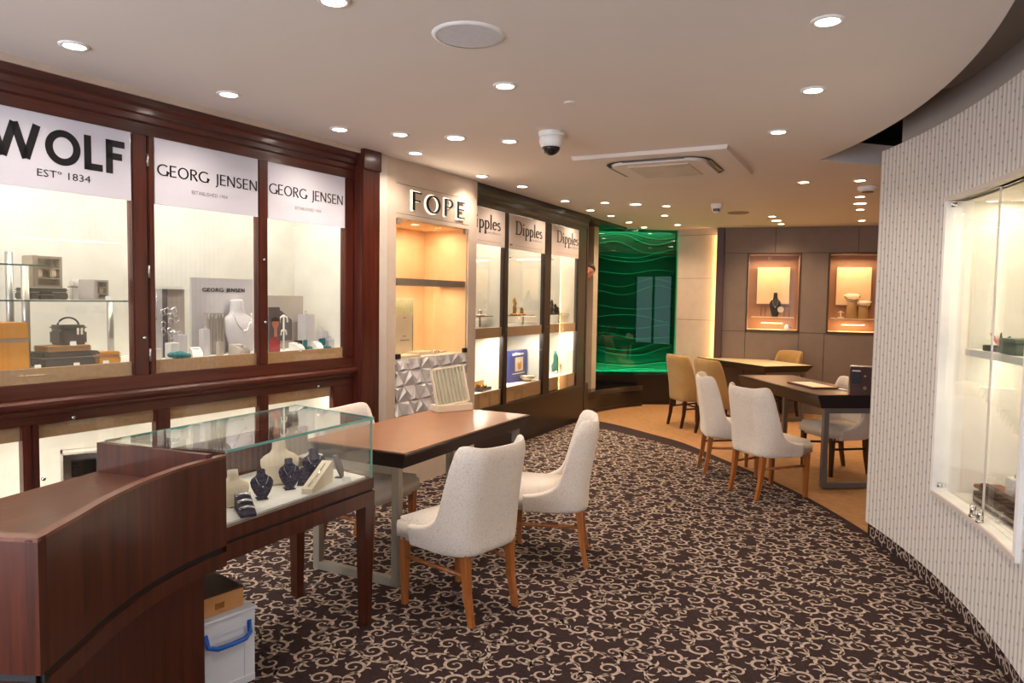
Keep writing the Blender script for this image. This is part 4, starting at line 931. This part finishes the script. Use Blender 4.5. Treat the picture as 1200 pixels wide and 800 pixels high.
t = nthing('gift_bag', 'pale pink gift bag beside the white blocks', 'bag', 15.6, WR+.22, .574); part('bag', MB().prism([(-.05, -.03), (.05, -.03), (.05, .03), (-.05, .03)], 0, .15), mat('pink_paper', (226, 178, 178), .6), t); part('handle', MB().tube([(.03*cos(a), 0, .15+.04*sin(a)) for a in [pi*k/8 for k in range(9)]], .003, 5), IVORY, t)
t = nthing('watch', 'small dark watch lying before the white block', 'watch', 17.2, WR+.185, .574, .5); part('strap', bx(-.03, .03, -.008, .008, 0, .008, .003), BLACK, t); part('watch_face', MB().cyl(0, 0, .006, .014, .014), SILVER, t)

# ================================================================== CURVED RECEPTION DESK WITH GLASS SHOWCASE
arcP = smoothp([(-1.835, .905), (-1.935, 1.055), (-2.04, 1.21), (-2.13, 1.38), (-2.195, 1.56), (-2.228, 1.755)], 5)
railP = smoothp([(-2.228, 1.755), (-2.245, 2.05), (-2.262, 2.35), (-2.275, 2.635)], 5)
def inner_(p, d): return offset_path(p, d)
endP = [(-2.75, .445), (-1.835, .905)]
dk = thing('reception_desk', 'curved dark walnut reception desk in the left foreground', 'desk', (0, 0, 0))
front = endP+arcP[1:]
part('front_panel', MB().strip(arcP, .662, 1.0, .03, 1), WAL_Z, dk)
part('end_panel', MB().strip(endP, .662, 1.0, .03, 1), WAL_Z, dk)
part('top_lip', MB().strip(offset_path(arcP, -.0015), .994, 1.004, .028, 1), WAL_LIT, dk); part('top_lip', MB().strip(offset_path(endP, -.0015), .994, 1.0045, .035, 1), WAL_LIT, dk)
part('shadow_gap', MB().strip(offset_path(arcP, .012), .636, .664, .015, 1).strip(offset_path(endP, .012), .636, .664, .015, 1), BLACK, dk)
part('lower_rail', MB().strip(arcP, .585, .638, .03, 1), WAL_Z, dk); part('lower_rail', MB().strip(endP, .585, .638, .03, 1), WAL_Z, dk)
backP = [(-2.80, 1.60), (-2.66, 1.19), (-3.1, .62)]
top_in = offset_path(arcP, .028)
part('worktop', MB().prism([(-2.75, .475), (-1.87, .915)]+top_in[1:]+[(-2.256, 1.735), (-2.775, 1.625), (-2.66, 1.19), (-3.1, .62)], .885, .905), WAL_TOP, dk)
ped = [p for p in offset_path(arcP, .11) if p[1] < 1.70]+[(-2.335, 1.735)]
part('pedestal', MB().strip(ped, 0, .586, .03, 1), WAL_Z, dk); part('pedestal', MB().strip([(-2.7, .60), ped[0]], 0, .586, .03, 1), WAL_Z, dk)
part('under_shelf', MB().prism([(-2.7, .6)]+[ (x+.0, y) for x, y in offset_path(arcP, .04)[2:]]+[(-2.8, 1.6)], .60, .63), WAL_Z, dk)

sc_ = thing('glass_counter', 'glass-topped jewellery counter on tapered walnut legs, joined to the desk', 'counter', (0, 0, 0))
BR, BL = (-2.86, 2.70), (-2.775, 1.60)
foot = railP+[BR, BL]
part('rail', MB().prism(foot, .678, .728), WAL_Z, sc_); part('shadow_gap', MB().prism([(x-.008 if x > -2.5 else x+.008, y) for x, y in foot], .664, .680), BLACK, sc_); part('under_rail', MB().prism(foot, .60, .665), WAL_Z, sc_)
ins = offset_path(railP, .022)
dfl = ins[1:-1]+[(ins[-1][0], 2.60), (-2.83, 2.66), (-2.75, 1.64), (-2.25, 1.76)]
part('display_floor', MB().prism(dfl, .729, .738), WHITE, sc_)
fg = offset_path(railP, .006)
part('front_glass', MB().strip(fg, .729, 1.012, .006, 1), GLASS_C, sc_)
part('end_glass', MB().strip([(fg[-1][0], 2.622), (-2.85, 2.688)], .729, 1.012, .006, 1), GLASS_C, sc_)
part('back_glass', MB().strip([(-2.768, 1.62), (-2.856, 2.688)], .729, 1.012, .006, 1), GLASS_C, sc_)
part('back_door', MB().strip([(-2.765, 1.62), (-2.838, 2.52)], .729, .935, .015, -1), WAL_Z, sc_)
part('top_glass', MB().prism(offset_path(railP, .0)+[(-2.865, 2.70), (-2.765, 1.615)], 1.013, 1.021), GLASS_C, sc_)
part('glass_edge', MB().strip(offset_path(railP, -.002), 1.012, 1.022, .004, 1).strip([(-2.277, 2.637), (-2.867, 2.702)], 1.012, 1.022, .003, 1).strip([(-2.867, 2.702), (-2.767, 1.617)], 1.012, 1.022, .003, 1), GEDGE, sc_)
part('glass_edge', MB().box(-2.283, -2.277, 2.618, 2.626, .729, 1.012).box(-2.858, -2.852, 2.686, 2.692, .729, 1.012), GEDGE, sc_)
part('end_board', MB().prism([(-2.235, 1.675), (-2.765, 1.585), (-2.765, 1.61), (-2.235, 1.70)], .905, 1.018), WAL_Z, sc_)
def tleg(x, y, r, par, m, h=.664):
    part('leg', MB().prism([(x-.022, y-.022), (x+.022, y-.022), (x+.022, y+.022), (x-.022, y+.022)], 0, h, [(x-r, y-r), (x+r, y-r), (x+r, y+r), (x-r, y+r)]), m, par)
tleg(-2.305, 2.608, .032, sc_, WAL_Z); tleg(-2.83, 2.67, .032, sc_, WAL_Z); tleg(-2.74, 1.66, .032, sc_, WAL_Z)
# contents of the counter
DZ = .739
bust('large ivory necklace bust at the back of the glass counter', (-2.52, 2.28, DZ), radians(60), .20, .175, IVORY, -.2, mj=SILVER, neck=False)
bust('ivory necklace bust half hidden by the desk end', (-2.40, 1.93, DZ), radians(62), .15, .125, IVORY, -.25, neck=False)
NB = 'small navy necklace busts in the glass counter'
bust('navy necklace bust at the front left of the white counter floor', (-2.385, 2.06, DZ), radians(60), .125, .095, NAVY, -.32, True, NB)
bust('navy necklace bust directly in front of the large ivory bust', (-2.41, 2.235, DZ), radians(58), .135, .095, NAVY, -.3, True, NB)
bust('navy necklace bust behind the ivory bracelet ramp', (-2.47, 2.44, DZ), radians(55), .135, .11, NAVY, -.3, True, NB)
bust('slim dark bust at the far right end of the glass counter', (-2.37, 2.52-.0, DZ), radians(120), .11, .07, GREY_V, -.3, True)
t = thing('bracelet_ramp', 'ivory sloping bracelet ramp beside the navy busts', 'display ramp', (-2.345, 2.345, DZ), radians(20))
part('ramp', MB().prof([(-.12, 0), (.09, 0), (.10, .09), (.085, .10), (-.125, .02)], -.025, .025), IVORY, t); part('bracelet', MB().tube([(0, -.11, .03), (.005, -.03, .058), (0, .06, .09)], .004, 5), SILVER, t)
t = thing('bracelet_ramp', 'navy ramp with three white bracelets beside the desk end', 'display ramp', (-2.30, 1.90, DZ), radians(60))
part('ramp', MB().prof([(-.07, 0), (.07, 0), (.07, .06), (-.07, .012)], -.03, .03), NAVY, t)
for k in range(3): part('bracelet', MB().tube([(-.028, -.045+.045*k, .028+.015*k), (0, -.04+.045*k, .034+.015*k), (.028, -.045+.045*k, .028+.015*k)], .007, 6), SILVER, t)
t = thing('display_riser', 'tall taupe display riser at the back of the glass counter', 'plinth', (-2.745, 2.55, DZ), radians(4)); part('block', bx(-.05, .05, -.07, .07, 0, .20, .003), MGREY, t)
t = thing('watch_box', 'small black watch box on top of the taupe riser', 'box', (-2.755, 2.57, DZ+.201), 0); part('box', bx(-.02, .02, -.025, .025, 0, .055, .003), BLACK, t); part('watch_face', MB().cyl(0, 0, 0, .004, .012), GOLD, t, loc=(.02, -.035, .03), rot=(0, radians(90), 0)); part('inner_pad', bx(.0, .02, -.05, -.03, 0, .045, .003), CHAR, t)
t = thing('earring_tray', 'white pedestal earring tray beside the taupe riser', 'tray', (-2.66, 2.60, DZ)); part('tray', bx(-.06, .04, -.05, .05, .05, .06, .004), WHITE, t); part('stem', bx(-.01, .01, -.02, .02, 0, .05), WHITE, t)
small_items = thing('ring_block', 'dark triangular ring block between navy bust and ivory ramp', 'block', (-2.43, 2.33, DZ), radians(30)); part('block', MB().prof([(-.03, 0), (.03, 0), (.03, .07)], -.02, .02), NAVY, small_items)
card_o = tag(MB().prof([(0, 0), (.02, 0), (.01, .02)], -.02, .02).done('price_card', WHITE, loc=(-2.30, 2.47, DZ), rot=(0, 0, radians(30))), 'small white price card at the foot of the ivory ramp', 'card')

# storage crate with cardboard box
cr = thing('storage_crate', 'clear plastic storage crate with a bright blue handle beside the desk base', 'crate', (-2.37, 1.865, 0.007), radians(-8))
CH_ = .30
part('tub', MB().box(-.40, -.006, -.12, -.114, 0.01, CH_).box(-.40, -.006, .114, .12, 0.01, CH_).box(-.40, -.394, -.12, .12, 0.01, CH_).box(-.40, 0, -.12, .12, .0, .012), PLAST, cr)
part('front_wall', MB().box(-.006, 0, -.12, .12, 0.012, CH_).box(-.006, .004, -.12, -.075, .012, CH_).box(-.006, .004, .075, .12, .012, CH_).box(-.006, .006, -.12, .12, 0, .03).box(-.006, .006, -.12, .12, .24, CH_), PLASTW, cr)
part('rim', MB().box(-.415, .015, -.13, .13, CH_, CH_+.014, .005), PLASTW, cr)
part('inner_contents', MB().box(-.38, -.03, -.10, .10, .015, .17, .01), BEIGE_L, cr)
part('handle', MB().tube([(.004, -.095, .262), (.02, -.09, .215), (.035, -.06, .205), (.04, 0, .205), (.035, .06, .205), (.02, .09, .215), (.004, .095, .262)], .010, 8), BLUE, cr)
t = thing('cardboard_box', 'tan cardboard box with dark brown lid on the plastic crate', 'box', (-2.40, 1.855, .322), radians(-8)); part('box_body', bx(-.30, 0, -.115, .105, 0, .075, .002), CARDB, t); part('lid', bx(-.305, -.003, -.118, .108, .0755, .083, .001), DKBROWN, t); part('stamp', MB().box(.0, .001, -.02, .02, .02, .045), GOLD, t)

# ================================================================== CHAIRS
def shell_mesh(w, dpt, zb, zt, wing, lean, ear, th, flare=.0):
    """upholstered tub back: U-shaped in plan, high at the rear, sweeping down to the seat front"""
    n = 36; rows = 12; b = bmesh.new()
    hw = w/2; cr = .135
    path = []   # from front left, round the back, to front right (x right, y back), front at y=-dpt
    for i in range(9): path.append((-hw, -dpt+(dpt-cr)*i/8, ))
    for i in range(1, 7): a = pi-pi/2*i/6; path.append((-hw+cr+cr*cos(a), -cr+cr*sin(a)))
    for i in range(1, 8): path.append((-hw+cr+(w-2*cr)*i/8, 0))
    for i in range(0, 7): a = pi/2-pi/2*i/6; path.append((hw-cr+cr*cos(a), -cr+cr*sin(a)))
    for i in range(1, 9): path.append((hw, -cr-(dpt-cr)*i/8))
    N = len(path); off = [(x, y) for x, y in offset_path(path, -th)]
    if abs(off[N//2][1]) > abs(0) and off[N//2][1] > 0: off = offset_path(path, th)
    def top(i):
        x, y = path[i]
        d = max(0, -y-.03)                         # distance forward from the rear plane
        t = min(1, d/(dpt*.95))
        if d <= 0: return zt+ear*(abs(x)/hw)**2
        f = (1-min(1, max(0, (d-.06)/.085)))
        f = f*f*(3-2*f)
        low = wing+(.70-wing)*(1-t)**2.6
        return low+(zt+ear-low)*f
    outer = []; inner = []
    for i in range(N):
        x, y = path[i]; xi, yi = off[i]; zt_ = top(i); co = []; ci = []
        for k in range(rows+1):
            t = k/rows; z = zb+(zt_-zb)*t; h = max(0, z-.42); ln = lean*(h/.45)**1.3
            back = max(0, 1+y/.25) if y > -.25 else 0
            tap = 1-.10*max(0, (.42-z)/.12)+flare*h
            rnd = (max(0, t-.93)/.07)
            shr = th*.42*rnd**2
            sx = (xi-x)/th; sy = (yi-y)/th
            co.append(b.verts.new(((x+sx*shr)*tap, (y+sy*shr)+ln*back, z)))
            ci.append(b.verts.new(((xi-sx*shr)*tap, (yi-sy*shr)+ln*back, z)))
        outer.append(co); inner.append(ci)
    for i in range(N-1):
        for k in range(rows):
            b.faces.new((outer[i][k], outer[i+1][k], outer[i+1][k+1], outer[i][k+1])); b.faces.new((inner[i+1][k], inner[i][k], inner[i][k+1], inner[i+1][k+1]))
        b.faces.new((outer[i][rows], outer[i+1][rows], inner[i+1][rows], inner[i][rows])); b.faces.new((outer[i+1][0], outer[i][0], inner[i][0], inner[i+1][0]))
    for i in (0, N-1):
        for k in range(rows): b.faces.new((outer[i][k], outer[i][k+1], inner[i][k+1], inner[i][k]))
    bmesh.ops.recalc_face_normals(b, faces=b.faces[:])
    for f in b.faces: f.smooth = True
    return b
def make_chair(label, fab, leg, loc, rz, zt=.875, group=None, gold=False, sc=1.0, nm='upholstered_chair'):
    t = thing(nm, label, 'chair', loc, rz, group); t.scale = (sc, sc, sc)
    w_, d_ = (.505, .45) if not gold else (.50, .44)
    m_ = MB(); m_.b.free(); m_.b = shell_mesh(w_, d_*(.86 if not gold else .5), .335, zt, .445 if not gold else .56, .065, .018 if not gold else -.01, .045)
    bk = m_.done('backrest', fab, t, loc=(0, .225, 0)); md = bk.modifiers.new('sub', 'SUBSURF'); md.levels = 1; md.render_levels = 1
    st = MB().box(-w_/2+.004, w_/2-.004, -.26, .19, .345, .465, .026)
    se = st.done('seat', fab, t, smooth=True)
    for v in se.data.vertices:
        if v.co.y > -.02: v.co.x *= 1-.30*min(1, (v.co.y+.02)/.21)**1.5
        if v.co.z > .43: v.co.z += .018*(1-(v.co.x/.24)**2)*(1-((v.co.y+.03)/.25)**2)
    for sx in (-1, 1):
        for sy in (-1, 1):
            x, y = sx*(.20 if sy < 0 else .165), (-.222 if sy < 0 else .172); bk_ = .05 if sy > 0 else 0; m_ = MB()
            for (z0, h0, o0), (z1, h1, o1) in (((0, .0135, bk_), (.16, .0165, bk_*.35)), ((.16, .0165, bk_*.35), (.36, .021, 0))):
                m_.prism([(x+i*h0, y+o0+j*h0) for i, j in ((-1, -1), (1, -1), (1, 1), (-1, 1))], z0, z1, [(x+i*h1, y+o1+j*h1) for i, j in ((-1, -1), (1, -1), (1, 1), (-1, 1))])
            part('leg', m_, leg, t)
        if not gold or True: part('stretcher', MB().tube([(sx*.2, -.21, .255), (sx*.166, .185, .24)], .011, 8), leg, t)
    if gold:
        part('cross_stretcher', MB().tube([(-.2, .0, .26), (.2, .0, .26)], .010, 8), leg, t)
    return t
# local front is -y; rz = facing angle + 90 degrees
def rzf(deg): return radians(deg+90)
make_chair('cream knitted chair with its back to the camera, in front of the tan table', KNIT, LEG_W, (-2.03, 3.05, .008), rzf(170))
make_chair('cream knitted chair seen from the side at the far corner of the tan table', KNIT, LEG_W, (-1.955, 3.925, .008), rzf(203))
make_chair('cream knitted chair behind the tan table, its seat showing under the table', KNIT, LEG_W, (-3.01, 3.40, .008), rzf(0))
make_chair('cream knitted chair with its back to the camera, in front of the dark brown table', KNIT, LEG_W, (-1.10, 6.22, .008), rzf(50), sc=1.03)
make_chair('cream knitted chair at the left corner of the dark brown table', KNIT, LEG_W, (-1.57, 6.82, .008), rzf(24), sc=1.03)
make_chair('cream knitted chair behind the dark brown table next to the card box', KNIT, LEG_D, (-.68, 7.46, .001), rzf(225), sc=1.0)
make_chair('gold velvet chair nearest the green wall panel', VELVET, LEG_D, (-2.58, 9.12, .001), rzf(47), .93, gold=True)
make_chair('gold velvet chair behind the cream chairs, right of the first gold one', VELVET, LEG_D, (-2.10, 8.70, .001), rzf(49), .93, gold=True)
make_chair('gold velvet chair on the far side of the cream-topped table', VELVET, LEG_D, (-1.77, 10.64, .001), rzf(229), .93, gold=True)

# ================================================================== TABLES
def make_table(nm, label, c0, ang, L, W_, h, ap, top_m, body_m, frm, under=.10):
    """c0: near corner of the top; local x along the length, y across"""
    sg = 1 if W_ > 0 else -1; W_ = abs(W_); yo = 0 if sg > 0 else -W_
    t = thing(nm, label, 'table', (c0[0], c0[1], .007), radians(ang))
    sh_ = Matrix.Translation((0, yo, 0))
    part('top', bx(.012, L-.012, .012, W_-.012, h-.004, h, .001), top_m, t, mx=sh_); part('top_edge', bx(0, L, 0, W_, h-.016, h-.004), body_m, t, mx=sh_)
    u = .035; e = under
    part('apron', MB().prism([(e, u), (L-e, u), (L-e, W_-u), (e, W_-u)], h-ap, h-.016, [(0, 0), (L, 0), (L, W_), (0, W_)]), body_m, t, mx=sh_)
    z1 = h-ap; q = .045
    for x in (e+.0, L-e-q):
        y0, y1 = u+.03, W_-u-.03
        for y in (y0, y1-q): part('leg', bx(x, x+q, y, y+q, 0, z1, .002), frm, t, mx=sh_)
        part('foot_rail', bx(x, x+q, y0+q, y1-q, 0, q, .002), frm, t, mx=sh_); part('top_rail', bx(x, x+q, y0+q, y1-q, z1-q, z1, .002), frm, t, mx=sh_)
    return t
make_table('desk_table', 'consultation table with tan leather top on pale steel loop legs', (-2.375, 3.0), 93.0, 1.55, .735, .757, .09, TAN, ESP_X, FRAME, .03)
T2 = make_table('desk_table', 'dark brown leather-topped table beside the papered wall', (-.764, 6.60), 126.2, 1.62, -.62, .812, .115, BROWN_L, ESP_X, FRAME_D, .0)
make_table('desk_table', 'cream-topped dark table in front of the taupe wall', (-1.80, 9.82), 139.0, 1.56, -.78, .757, .09, CREAMTOP, ESP_X, FRAME_D, .06)
t = thing('display_easel', 'cream ribbed jewellery easel standing at the far end of the tan table', 'easel', (-3.0, 4.36, .765), radians(64))
part('base', bx(-.15, .15, -.03, .08, 0, .05, .003), IVORY, t)
tilt_ = Matrix.Translation((0, .0, .05)) @ Matrix.Rotation(radians(-12), 4, 'X') @ Matrix.Rotation(radians(-6), 4, 'Y')
part('back_board', bx(-.14, .14, .0, .015, 0, .28).box(-.14, .14, -.012, 0, 0, .012).box(-.14, .14, -.012, 0, .268, .28).box(-.14, -.13, -.012, 0, 0, .28).box(.13, .14, -.012, 0, 0, .28), IVORY, t, mx=tilt_)
for k in range(8): part('rib', MB().box(-.125+.0315*k, -.125+.0315*k+.021, -.012, 0, .012, .268, .004), mat('sage_rib', (178, 176, 152), .6) if k == 0 else bpy.data.materials['sage_rib'], t, mx=tilt_)
# on the brown table
t = thing('presentation_tray', 'open dark red tray with a cream pad on the brown table', 'tray', (-.90, 7.28, .820), radians(126))
part('tray', bx(-.24, .24, -.13, .13, 0, .014, .003), mat('maroon_leather', (88, 40, 34), .4), t); part('pad', bx(-.205, .205, -.10, .10, .0145, .0165), IVORY, t)
t = thing('notepad', 'white notepad with a dark pen behind the maroon tray', 'notepad', (-.62, 7.18, .820), radians(126)); part('pages', bx(-.10, .10, -.05, .05, 0, .01, .001), WHITE, t); part('pen', MB().tube([(-.08, 0, .015), (.08, .02, .015)], .005, 6), CHAR, t)
t = thing('card_terminal_box', 'dark brown wedge box with screen and chrome dials on the brown table', 'box', (-.455, 6.955, .820), radians(10))
part('box_body', MB().prof([(-.07, 0), (.07, 0), (.07, .22), (.01, .245), (-.03, .235)], -.10, .14), mat('maroon_box', (66, 36, 30), .35), t)
tm = Matrix.Translation((0, -.047, .14)) @ Matrix.Rotation(radians(-10), 4, 'X')
part('screen', bx(-.085, -.02, -.012, 0, -.05, .05, .002), mat('slate_screen', (46, 54, 66), .25), t, mx=tm)
part('dial', MB().loft([(0, .018, .018, 0, 0), (.01, .016, .016, 0, 0)], 16), CHROME, t, loc=(.015, -.066, .055), rot=(radians(80), 0, 0)); part('dial', MB().loft([(0, .012, .012, 0, 0), (.01, .01, .01, 0, 0)], 14), CHROME, t, loc=(.015, -.045, .155), rot=(radians(80), 0, 0))
part('label_plate', bx(-.085, -.02, -.004, 0, .055, .065), WHITE, t, mx=tm)

# ================================================================== CEILING FITTINGS
LG = 'recessed ceiling downlights'
NEAR = [(87, -3.348, 1.853, 'over the left bay'), (0, -3.372, 2.693, 'over the middle bay'), (0, -3.40, 3.584, 'over the right mahogany bay'), (0, -1.96, 2.034, 'at the top edge of the ceiling, left of the speaker'), (0, -3.13, 3.878, 'before the end pilaster'), (0, -3.424, 4.428, 'beside the cream niche corner'), (0, -2.848, 4.129, 'largest one before the lit letters'), (0, -1.933, 3.245, 'just beyond the round speaker'), (0, -2.568, 4.383, 'left of the dome camera'),
 (0, -.379, 3.082, 'nearest the curved ceiling edge'), (0, -.551, 4.029, 'second along the curved ceiling edge'), (0, -.87, 4.90, 'third along the curved ceiling edge'), (0, -3.466, 6.175, 'over the first cream header sign'), (0, -3.511, 5.514, 'at the right end of the cream niche'), (0, -3.532, 7.269, 'over the middle cream header sign'), (0, -3.608, 8.146, 'over the last cream header sign')]
FARL = [(-3.179, 7.573), (-2.915, 7.843), (-3.597, 8.778), (-3.655, 9.582), (-3.694, 10.32), (-2.644, 8.119), (-2.947, 8.992), (-3.134, 10.152)]
BACKL = [(-1.007, 7.01), (-.553, 7.114), (-.629, 8.175), (-.669, 8.724), (-.708, 9.269), (-.775, 10.495), (-1.773, 10.098), (-1.741, 9.60), (-1.79, 10.55)]
UNSEEN = [(-2.2, .4), (-3.3, .6), (-1.2, -.8), (-2.6, -1.0), (-.5, .9), (1.6, 8.2), (2.6, 9.6), (1.5, 10.6)]
def downlight(x, y, label, warm=False, r=.042, power=None, grp=None):
    t = thing('ceiling_downlight', label, 'ceiling light', (x, y, CH), 0, grp)
    part('trim_ring', MB().loft([(0, r*1.45, r*1.45, 0, 0), (-.006, r*1.4, r*1.4, 0, 0), (-.008, r*1.05, r*1.05, 0, 0), (-.004, r, r, 0, 0)], 24, cap=False), WHITE, t)
    part('lens', MB().cyl(0, 0, -.006, -.003, r, n=24), LAMPW if warm else LAMPE, t)
    l = bpy.data.lights.new('spot', 'SPOT'); l.energy = SPOT*(1.35 if warm else 1) if power is None else power; l.spot_size = SPOT_SIZE; l.spot_blend = .8; l.shadow_soft_size = .04
    l.color = srgb(255, 220, 180)[:3] if warm else srgb(255, 236, 216)[:3]
    lo = bpy.data.objects.new('lamp', l); COL.objects.link(lo); lo.parent = t; lo.location = (0, 0, -.02)
    return t
for _, x, y, lab in NEAR: downlight(x, y, 'round recessed downlight '+lab, r=.055 if 'largest' in lab else .044)
FL = ['near the vent unit, left one', 'largest of the far left cluster', 'above the column, third from the green wall', 'second from the green wall, along its left edge', 'against the top of the green wall', 'nearer of the two left of the vent unit', 'farther of the two left of the vent unit', 'before the right end of the green wall']
for (x, y), lab in zip(FARL, FL): downlight(x, y, 'small warm downlight '+lab, True, .06 if 'largest' in lab else .042)
BLb = ['alone before the papered wall corner', 'nearest the wall corner, first of its row', 'second of the row beside the wall corner', 'third of the row beside the wall corner, wide one', 'fourth of the row beside the wall corner', 'last of the row against the taupe wall', 'middle of three above the left wall showcase', 'nearest of three above the left wall showcase', 'farthest of three above the left wall showcase']
for (x, y), lab in zip(BACKL, BLb): downlight(x, y, 'small warm downlight '+lab, True, .06 if 'wide' in lab or 'middle' in lab else .042)
UL = ['over the reception desk', 'over the nearest end of the mahogany cabinet', 'midway along the shopfront', 'by the shopfront, cabinet side', 'over the open floor before the curved showcase', 'behind the papered wall', 'in the far right corner by the side wall', 'against the taupe wall, beyond the papered wall']
for (x, y), lab in zip(UNSEEN, UL): downlight(x, y, 'round recessed downlight outside the picture, '+lab, y > 6)

ac = thing('air_conditioner', 'white square ceiling cassette air conditioner with curved slots', 'air conditioner', (-2.413, 5.087, CH), radians(3))
AW, AD = 1.16, 1.13
part('panel', MB().prism([(0, 0), (AW, 0), (AW, AD), (0, AD)], -.028, 0, [(-.01, -.01), (AW+.01, -.01), (AW+.01, AD+.01), (-.01, AD+.01)]), CEIL, ac)
def rrect(x0, x1, y0, y1, r, n=5):
    P = []
    for cx, cy, a in ((x1-r, y0+r, -90), (x1-r, y1-r, 0), (x0+r, y1-r, 90), (x0+r, y0+r, 180)): P += [(cx+r*cos(radians(a+90*k/n)), cy+r*sin(radians(a+90*k/n))) for k in range(n+1)]
    return P
o_ = rrect(.17, AW-.17, .15, AD-.15, .18, 8); i_ = rrect(.205, AW-.205, .185, AD-.185, .15, 8); n = len(o_)
m_ = MB(); A = [m_.b.verts.new((x, y, -.0315)) for x, y in o_]; B = [m_.b.verts.new((x, y, -.0315)) for x, y in i_]
for k in range(n): m_.b.faces.new((A[k], A[(k+1) % n], B[(k+1) % n], B[k]))
part('air_slot', m_, BLACK, ac)
part('inner_panel', MB().prism(rrect(.215, AW-.215, .195, AD-.195, .14, 6), -.05, -.028), CEIL, ac); part('intake_grille', bx(.34, AW-.34, .30, AD-.30, -.056, -.05, .002), BEIGE_L, ac)
for a, b, c, d in ((.34, AW-.34, .152, .183), (.34, AW-.34, AD-.183, AD-.152), (.172, .203, .34, AD-.34), (AW-.203, AW-.172, .34, AD-.34)): part('louvre', bx(a, b, c, d, -.040, -.034, .002), FRAME_D, ac)
dm = thing('dome_camera', 'white dome security camera with a dark lens', 'camera', (-2.19, 4.282, CH)); part('mount', MB().loft([(0, .085, .085, 0, 0), (-.025, .085, .085, 0, 0), (-.03, .075, .075, 0, 0)], 24), WHITE, dm)
part('housing', MB().loft([(-.03, .075, .075, 0, 0), (-.06, .08, .08, 0, 0), (-.09, .07, .07, 0, 0), (-.1, .06, .06, 0, 0)], 24), WHITE, dm); part('lens_dome', MB().loft([(-.095, .062, .062, 0, 0), (-.115, .057, .057, 0, 0), (-.135, .042, .042, 0, 0), (-.148, .018, .018, 0, 0), (-.15, .004, .004, 0, 0)], 20), BLACKG, dm)
t = thing('ceiling_speaker', 'large round white speaker grille in the near ceiling', 'speaker', (-1.709, 2.564, CH)); part('rim', MB().loft([(0, .155, .155, 0, 0), (-.006, .15, .15, 0, 0), (-.008, .138, .138, 0, 0)], 36, cap=False), WHITE, t); part('grille', MB().cyl(0, 0, -.006, -.002, .138, n=36), mat('speaker_mesh', (206, 206, 212), .6, bump=.4, scale=30), t)
t = thing('sprinkler_cover', 'tiny round white cover between speaker and air conditioner', 'sprinkler', (-1.772, 3.686, CH)); part('cover', MB().loft([(0, .035, .035, 0, 0), (-.008, .03, .03, 0, 0)], 16), CEIL, t)
t = thing('motion_sensor', 'small white motion sensor with dark slots beyond the vent unit', 'sensor', (-2.087, 8.196, CH)); part('housing', MB().loft([(0, .07, .07, 0, 0), (-.03, .065, .065, 0, 0), (-.08, .045, .045, 0, 0), (-.1, .03, .03, 0, 0)], 18), WHITE, t)
for k in range(5): a = radians(-110+18*k); part('slot', MB().box(.05*cos(a)-.004, .05*cos(a)+.004, .05*sin(a)-.012, .05*sin(a)+.004, -.085, -.055), BLACK, t)
t = thing('ceiling_vent', 'flat round brownish vent disc beyond the motion sensor', 'vent', (-2.046, 9.071, CH)); part('disc', MB().loft([(0, .13, .13, 0, 0), (-.01, .12, .12, 0, 0)], 24), mat('vent_taupe', (150, 124, 104), .7), t)
t = thing('smoke_detector', 'flat white smoke detector beside the papered wall corner', 'smoke detector', (-.52, 7.55, CH)); part('base', MB().loft([(0, .09, .09, 0, 0), (-.02, .09, .09, 0, 0), (-.045, .06, .06, 0, 0)], 24), WHITE, t); part('vent_band', MB().loft([(-.045, .052, .052, 0, 0), (-.055, .05, .05, 0, 0)], 18), FRAME_D, t)
